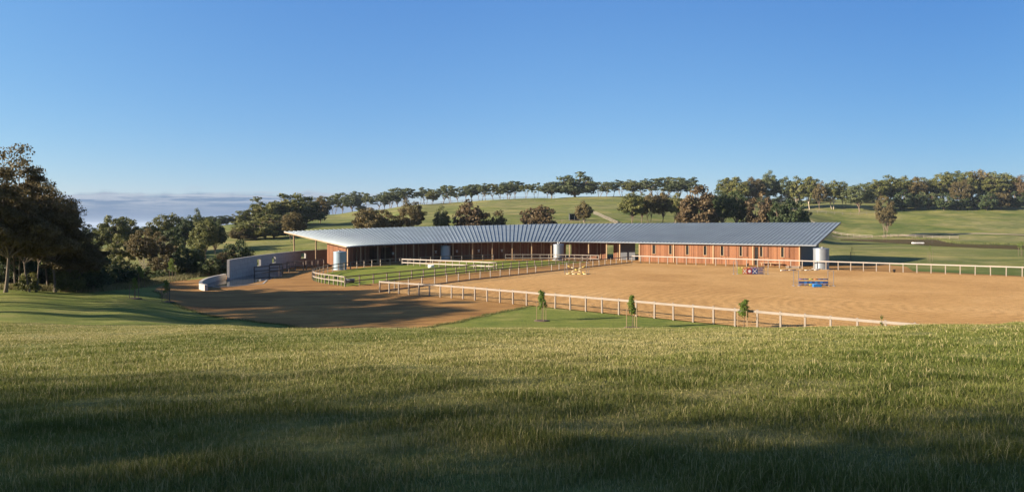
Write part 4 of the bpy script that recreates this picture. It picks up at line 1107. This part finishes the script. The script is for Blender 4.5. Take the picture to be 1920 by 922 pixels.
# small white fittings beside the stall doors
for px in (737,817,857,898,941):
    s = s_at(px, DV-.1); p = wp(s, DV-.12); g0 = gz(p.x, p.y); mb = MB()
    mb.box(L((p.x, p.y, g0+1.75)), (.42,.16,.10)); mb.box(L((p.x, p.y, g0+1.45)), (.36,.2,.09)); mb.box(L((p.x, p.y, g0+1.6)), (.08,.06,.36))
    mb.build('saddle_rack', M['white'], bld)

# ------------------------------------------------------------------ tanks
def tank(X, Y, dia, h, mat, label, ribbed=True, pipe=True):
    z = gz(X, Y); root = thing('water_tank', label, 'tank', (X, Y, z), 0, None)
    mb = MB(); r = dia/2; prof = [(r*.2,-.05),(r,-.05)]
    n = 26
    for k in range(n+1):
        prof.append((r+(.012 if ribbed and k % 2 else 0), h*k/n))
    mb.lathe(prof, 40); mb.build('body', M[mat], root)
    mb = MB(); mb.lathe([(r+.05,h-.06),(r+.05,h+.01),(r*.9,h+.05),(.12,h+.16),(.001,h+.16)], 40); lid = mb.build('lid', M[mat], root)
    mb = MB(); mb.lathe([(.22,h+.12),(.22,h+.24),(.001,h+.25)], 16, c=(0,-r*.4,0)); mb.build('hatch', M['steel'], lid)
    if pipe:
        mb = MB()
        for dx in (-.16,.16): mb.tube([(dx,.2,h+.12),(dx,.2,h+.42)], .05, 8)
        mb.build('inlet_pipe', M['white'], root)
    mb = MB(); mb.lathe([(r+.25,-.1),(r+.25,.07),(.01,.07)], 32); mb.build('plinth', M['conc'], root)
tank(-26.6,105.6,1.95,2.80,'bluetank','pale blue-grey tank before the left end of the roof, in sunlight', pipe=False)
tank(-12.5,128.5,1.85,2.75,'bluetank','blue tank in shade under the middle of the left verandah', ribbed=False)
tank(8.62,126.4,1.95,2.92,'galv','galvanised ribbed tank under the eave at the middle of the verandah')
tank(45.6,100.7,2.15,3.05,'galv','large galvanised tank at the right end of the stables', pipe=False)

# ------------------------------------------------------------------ concrete wall, bench wall, pool
def curved_wall(name, label, path, ztop, th, zb=-.4, wins_=(), n=40, cat='wall', mat='conc'):
    pts = resample(path, n); c = pts[n//2].copy(); c.z = gz(c.x, c.y); root = thing(name, label, cat, c)
    mb = MB(); s = 0.0; S_ = [0.0]
    for a, b in zip(pts, pts[1:]): S_.append(S_[-1]+(b-a).length)
    nr = []
    for i in range(n+1):
        d = (pts[min(n,i+1)]-pts[max(0,i-1)]).normalized(); nr.append(Vector((-d.y, d.x, 0)))
    def quad(i, j, z0, z1):
        p = [(pts[i], nr[i]), (pts[j], nr[j])]; o = []
        for q, m_ in p:
            g0 = gz(q.x, q.y)
            o.append([Vector((*(q).xy, z0 if z0 is not None else g0+zb))-c, Vector((*q.xy, z1))-c, Vector((*(q+m_*th).xy, z0 if z0 is not None else g0+zb))-c, Vector((*(q+m_*th).xy, z1))-c])
        (a0, a1, b0, b1), (c0, c1, d0, d1) = o; ua, ub = S_[i], S_[j]
        mb.face([a0, c0, c1, a1], [(ua,a0.z), (ub,c0.z), (ub,c1.z), (ua,a1.z)]); mb.face([d0, b0, b1, d1], [(ub,d0.z), (ua,b0.z), (ua,b1.z), (ub,d1.z)])
        mb.face([a1, c1, d1, b1], [(ua,0), (ub,0), (ub,th), (ua,th)]); mb.face([b0, d0, c0, a0])
        mb.face([b0, a0, a1, b1], [(0,a0.z), (th,a0.z), (th,a1.z), (0,a1.z)]); mb.face([c0, d0, d1, c1], [(0,c0.z), (th,c0.z), (th,c1.z), (0,c1.z)])
    for i in range(n):
        zt = ztop
        hit = [w_ for w_ in wins_ if w_[0] == i]
        if hit:
            quad(i, i+1, None, hit[0][1]); quad(i, i+1, hit[0][2], zt)
        else: quad(i, i+1, None, zt)
    mb.build('wall_body', M[mat], root)
    return root, pts
cw = smooth_poly([(-36.25,87.6),(-36.9,94),(-37.3,101.7),(-37.3,110),(-36.9,116),(-36.0,121),(-33.6,126)], 6, False)
curved_wall('concrete_wall', 'tall curved grey concrete wall with three small square windows', cw[::-1], 2.05, -.32, n=48, wins_=((31,.5,1.5),(32,.5,1.5),(23,.55,1.55),(24,.55,1.55),(8,.7,1.6),(9,.7,1.6)))
bw = smooth_poly([(-32.6,73.2),(-34.0,75),(-35.7,79),(-37.0,84),(-37.5,89.6)], 6, False)
curved_wall('bench_wall', 'low curved concrete wall edging the pool beside the drive', bw, .12, .34, n=26, cat='wall')
pool = [G(400,538.5), G(430,537.6), G(492,532), G(500,526), G(530,518), (-35.2,104), (-36.9,98), (-36.7,92), (-36.45,87.8), (-36.9,87.2), (-37.3,87), (-36.9,84), (-35.7,79.2), (-34.6,77)]
sheet('pool_water', pool, M['pool'], 0, flatz=-.50)
kerb = MB(); kp = [G(399,539), G(430,538), G(493,532.4)]
for a, b in zip(kp, kp[1:]): kerb.bar((a[0], a[1], -.51), (b[0], b[1], -.51), .16, .14)
kerb.bar((*kp[2], -.51), (*G(500,526), -.51), .16, .14)
tag(kerb.build('pool_kerb', M['conc']), 'pale low kerb along the near edge of the reflecting pool', 'kerb')

# ------------------------------------------------------------------ small things in the arena and yard
def pole(mb, a, b, r, seg, mi): mb.tube([a, b], r, 8, mi)
def jump_stand(root, x, h, w_=.55, y=0.0):
    mb = MB()
    for dx in (0, w_): mb.box((x+dx, y, h/2+.02), (.045,.045,h))
    mb.box((x+w_/2, y, h), (abs(w_)+.04,.04,.04)); mb.box((x+w_/2, y, .35), (abs(w_)+.04,.04,.04))
    mb.box((x, y, .03), (.07,.7,.06)); mb.box((x+w_, y, .03), (.07,.7,.06))
    mb.build('stand', M['steel'], root)
X_, Y_ = 31.9, 72.3
j = thing('jump', 'blue horse jump with striped poles and plank, nearest the camera', 'horse jump', (X_, Y_, .065), -.02)
jump_stand(j, -1.55, 1.62, -.51); jump_stand(j, 1.55, 1.62, .58)
def striped(root, name, z, r, cols, L0=-1.52, L1=1.52, y=-.06, flat=False, yaw=0.0):
    mb = MB(); ms = []; n = len(cols)
    for k, cn in enumerate(cols):
        if cn not in ms: ms.append(cn)
        a, b = L0+(L1-L0)*k/n, L0+(L1-L0)*(k+1)/n
        if flat: mb.box(((a+b)/2, y, z), (b-a-.001, .03, r), 0, ms.index(cn))
        else: mb.tube([(a, y+a*yaw, z), (b, y+b*yaw, z)], r, 8, ms.index(cn))
    return mb.build(name, [M[c] for c in ms], root)
striped(j, 'pole', .72, .055, ['purple','blue','lime','orange','blue','blue'])
striped(j, 'plank', .38, .22, ['blue','blue','lblue','blue','lblue','blue','lblue','blue','lblue','blue','blue'], flat=True)
striped(j, 'pole', .15, .055, ['blue','blue','lime','lime','blue','blue'], y=-.09)
mb = MB(); mb.box((0,0,.14), (.8,.42,.26)); mb.tube([(-.42,-.02,.13),(.42,-.02,.13)], .19, 10)
bf = mb.build('jump_filler', M['lblue']); bf.location = (X_-.1, Y_-1.1, .075); tag(bf, 'bright blue filler block on the sand before the blue jump', 'jump filler')
X_, Y_ = 31.3, 89.5
j = thing('jump', 'colourful panel jump with X patterns, midway along the far arena', 'horse jump', (X_, Y_, .065), -.05)
jump_stand(j, -1.72, 1.7, -.5); jump_stand(j, 1.72, 1.7, .5)
striped(j, 'pole', .86, .055, ['lime','yellow','orange','orange','purple','purple','navy','navy'], L0=-1.68, L1=1.68)
pn = [('lime',-1.68,-1.1,'picket'),('orange',-1.1,-.5,'x'),('maroon',-.5,.15,'disc'),('navy',.15,.85,'x'),('navy',.85,1.6,'picket')]
for cn, a, b, kind in pn:
    mb = MB(); c_ = (a+b)/2; w_ = b-a-.01
    if kind == 'picket':
        for k in range(5): mb.box((a+.06+k*(w_-.1)/4, -.05, .40), (.075,.03,.72))
        mb.box((c_, -.025, .6), (w_,.018,.07)); mb.box((c_, -.025, .2), (w_,.018,.07)); mb.build('panel', [M[cn]], j)
    else:
        mb.box((c_, -.05, .40), (w_,.03,.72)); pb = mb.build('panel', [M[cn]], j)
        mb = MB()
        if kind == 'x':
            for sg in (1, -1): mb.bar((a+.08, -.074-.006*sg, .40-.28*sg), (b-.08, -.074-.006*sg, .40+.28*sg), .012, .07)
        else:
            n = 20; mb.face([(c_+.2*math.cos(2*math.pi*k/n), -.074, .4+.2*math.sin(2*math.pi*k/n)) for k in range(n)][::1])
        mb.build('painted_mark', M['chalk'], pb)
X_, Y_ = 8.55, 90.2
j = thing('jump', 'pale yellow cross-pole jump near the left side of the arena', 'horse jump', (X_, Y_, .065), -.1)
jump_stand(j, -1.25, 1.45, -.35); jump_stand(j, 1.25, 1.45, .35)
for sg in (1, -1):
    mb = MB(); n = 5
    for k in range(n):
        a, b = k/n, (k+1)/n
        mb.tube([(-1.2+2.4*a, -.05*sg, .55+sg*(.52-1.04*a)), (-1.2+2.4*b, -.05*sg, .55+sg*(.52-1.04*b))], .055, 8, k % 2)
    mb.build('pole', [M['yellow'], M['cream']], j)
for k, (dy, yaw, cn) in enumerate(((-.55,.10,('cream','yellow')),(-.75,-.08,('yellow','cream')),(-.35,.03,('cream','cream')))):
    mb = MB()
    for q in range(4): mb.tube([(-1.45+.72*q, 0, .06), (-1.45+.72*(q+1), 0, .06)], .055, 8, q % 2)
    o = mb.build('ground_pole', [M[cn[0]], M[cn[1]]]); o.location = (X_, Y_+dy-.3, .065); o.rotation_euler.z = yaw
    tag(o, ['nearer yellow-tipped pole lying under the cross-pole jump', 'crooked yellow pole lying in front of the cross-pole jump', 'plain cream pole lying closest beneath the crossed poles'][k], 'jump pole', 'poles lying by the cross-pole jump')
for k, (px, py, yaw, Lh, cols, lab) in enumerate(((1478,508,.45,1.5,('white','blue'),'white and blue pole lying on the sand behind the blue jump'),(1517,508,.28,1.6,('rail','white'),'pale pole lying on the sand right of the white and blue one'),(1545,505.5,.2,1.2,('steel','rail'),'short grey pole lying beside the large right tank'))):
    x, y = G(px, py); mb = MB()
    for q in range(4): mb.tube([(-Lh+Lh*.5*q, 0, .06), (-Lh+Lh*.5*(q+1), 0, .06)], .05, 8, q % 2)
    o = mb.build('ground_pole', [M[cols[0]], M[cols[1]]]); o.location = (x, y, .065); o.rotation_euler.z = yaw
    tag(o, lab, 'jump pole', 'poles lying behind the blue jump')
x, y = G(1488,504); mb = MB()
for k in range(4): mb.bar((-1.1, -.2+.12*k, .05+.09*k), (1.1, -.15+.1*k, .07+.09*k), .06, .06, 0)
mb.box((-.7,0,.2), (.06,.5,.4)); mb.box((.7,0,.2), (.06,.5,.4))
o = mb.build('jump_stand_pile', M['rail']); o.location = (x, y, .065); o.rotation_euler.z = -.3; tag(o, 'low heap of grey rails and jump stands by the arena fence', 'rail heap')
# bench against the right wing wall
s = s_at(1446, DW-.45); p = wp(s, -.15); bn = thing('bench', 'long low timber bench against the right wing wall', 'bench', (p.x, p.y, gz(p.x, p.y)+.025), -math.atan2(stat(s)[1].x, stat(s)[1].y))
mb = MB(); mb.box((0,0,.46), (3.4,.36,.07)); mb.build('seat', M['vpost'], bn)
for dx in (-1.4, 0, 1.4):
    mb = MB(); mb.box((dx,0,.21), (.1,.3,.43)); mb.build('leg', M['vpost'], bn)
for px, py, lab in ((1401.7,499.5,'black bucket at the foot of a far fence post behind the panel jump'),(1676.6,511,'black bucket at the foot of the far fence near the grass')):
    x, y = G(px, py); mb = MB(); mb.lathe([(.001,.01),(.13,0),(.18,.36),(.19,.38),(.165,.37),(.12,.03),(.001,.03)], 14); mb.tube([(-.18,0,.36),(-.1,0,.46),(.1,0,.46),(.18,0,.36)], .008, 5)
    o = mb.build('bucket', M['black']); o.location = (x, y, .062); tag(o, lab, 'bucket', None)
mb = MB(); mb.lathe([(.001,-.02),(.46,-.02),(.48,.42),(.42,.42),(.40,.08),(.001,.08)], 28); o = mb.build('feed_trough', M['white']); o.location = (-12.6,106.2,gz(-12.6,106.2)+.05)
tag(o, 'round white trough on the green lawn behind the sunlit fence', 'trough')
x, y = G(673,530); mb = MB(); mb.lathe([(.001,0),(.5,0),(.55,.5),(.5,.5),(.46,.08),(.001,.08)], 24); mb.lathe([(.001,.42),(.49,.42)], 24)
o = mb.build('water_trough', M['slate']); o.location = (-18.9,79.6,gz(-18.9,79.6)+.05); tag(o, 'dark green round trough inside the curved lawn fence', 'trough')
# dark shed on the hill
Yh = 232; xs = onray(1077, Yh); zs = gz(xs, Yh)
sh = thing('field_shed', 'small dark open shed on the hillside beside the lone tree', 'shed', (xs, Yh, zs-.2))
mb = MB()
for x in (-1.7, 1.7): mb.box((x,0,1.15), (.12,2.4,2.3))
mb.box((0,1.25,1.15), (3.3,.1,2.3)); mb.box((0,0,1.15), (.08,2.35,2.3)); mb.build('wall', M['slate'], sh)
mb = MB(); mb.box((0,0,2.36), (3.8,2.9,.1), 0, 0, -.06); mb.build('roof', M['slate'], sh)
# white pontoon on the pond
x, y = atz(1721, 456.2, 1.06); mb = MB(); mb.box((0,0,.16), (3.1,1.2,.20)); mb.box((0,0,.29), (3.0,1.1,.04))
for dx in (-1.1,1.1): mb.tube([(dx,-.62,.08),(dx,.62,.08)], .22, 10)
o = mb.build('pontoon', M['white']); o.location = (x, y, 1.05); tag(o, 'long white pontoon floating on the brown pond', 'pontoon')

# ------------------------------------------------------------------ rough grass under the near trees and along the pond banks
def rough(name, label, pts, h, wd_, seed, mat, n):
    rs = np.random.RandomState(seed); P = np.array(pts); k = rs.randint(0, len(P)-1, n); t = rs.rand(n)[:, None]
    q = P[k]*(1-t)+P[k+1]*t; X = q[:,0]+rs.normal(size=n)*q[:,2]; Y = q[:,1]+rs.normal(size=n)*q[:,2]; Zg = ground_np(X, Y)
    a = rs.rand(n)*6.28; hh = h*(.5+.8*rs.rand(n)); s = np.stack([np.cos(a), np.sin(a), 0*a], -1)*wd_
    la = rs.rand(n)*6.28; tip = np.stack([np.cos(la)*hh*.35, np.sin(la)*hh*.35, hh], -1); b = np.stack([X, Y, Zg-.03], -1)
    v = np.stack([b-s, b+s, b+tip], 1).reshape(-1, 3); f = np.arange(3*n).reshape(-1, 3)
    o = mesh_np(name, v, f, M[mat], tint=np.repeat(rs.rand(n), 3)); o['kind'] = 'stuff'; o['label'] = label; o['category'] = 'grass'
rough('verge_grass', 'tall rough grass in the shade under the left trees', [(onray(-40,60),60,.8),(onray(60,60.5),60.5,.8),(onray(150,63),63,.8),(onray(215,70),70,.8),(onray(275,82),82,.7),(onray(340,95),95,.8),(onray(400,101),101,.7)], .5, .03, 9, 'reed', 26000)
edge = [(x, y, .16) for x, y in dl]
rough('edge_grass', 'ragged grass creeping over the lower edge of the dirt yard', edge, .13, .022, 11, 'bankgrass', 9000)
bank = [atz(*p, 1.0)+(.8,) for p in [(1560,446.6),(1620,447.2),(1700,448.4),(1768,449.4),(1776,452),(1790,455.5),(1830,457),(1880,458),(1930,459)]]
rough('bank_reeds', 'green reeds and rough grass along the far bank of the pond', bank, .45, .09, 10, 'bankgrass', 5200)

# ------------------------------------------------------------------ the air: a thin even haze
hm_ = bpy.data.materials.new('air_haze'); hm_.use_nodes = True; ht = hm_.node_tree; ht.nodes.clear()
ho = ht.nodes.new('ShaderNodeOutputMaterial'); hv = ht.nodes.new('ShaderNodeVolumePrincipled')
hv.inputs['Color'].default_value = (.66,.80,1,1); hv.inputs['Density'].default_value = .00008; hv.inputs['Anisotropy'].default_value = 0
ht.links.new(hv.outputs[0], ho.inputs['Volume'])
hb = MB(); hb.hexa([(x, y, z) for z in (-62, 44) for x, y in ((-12500,-60),(12500,-60),(12500,12500),(-12500,12500))]); hz_o = hb.build('haze', hm_); hz_o['kind'] = 'stuff'
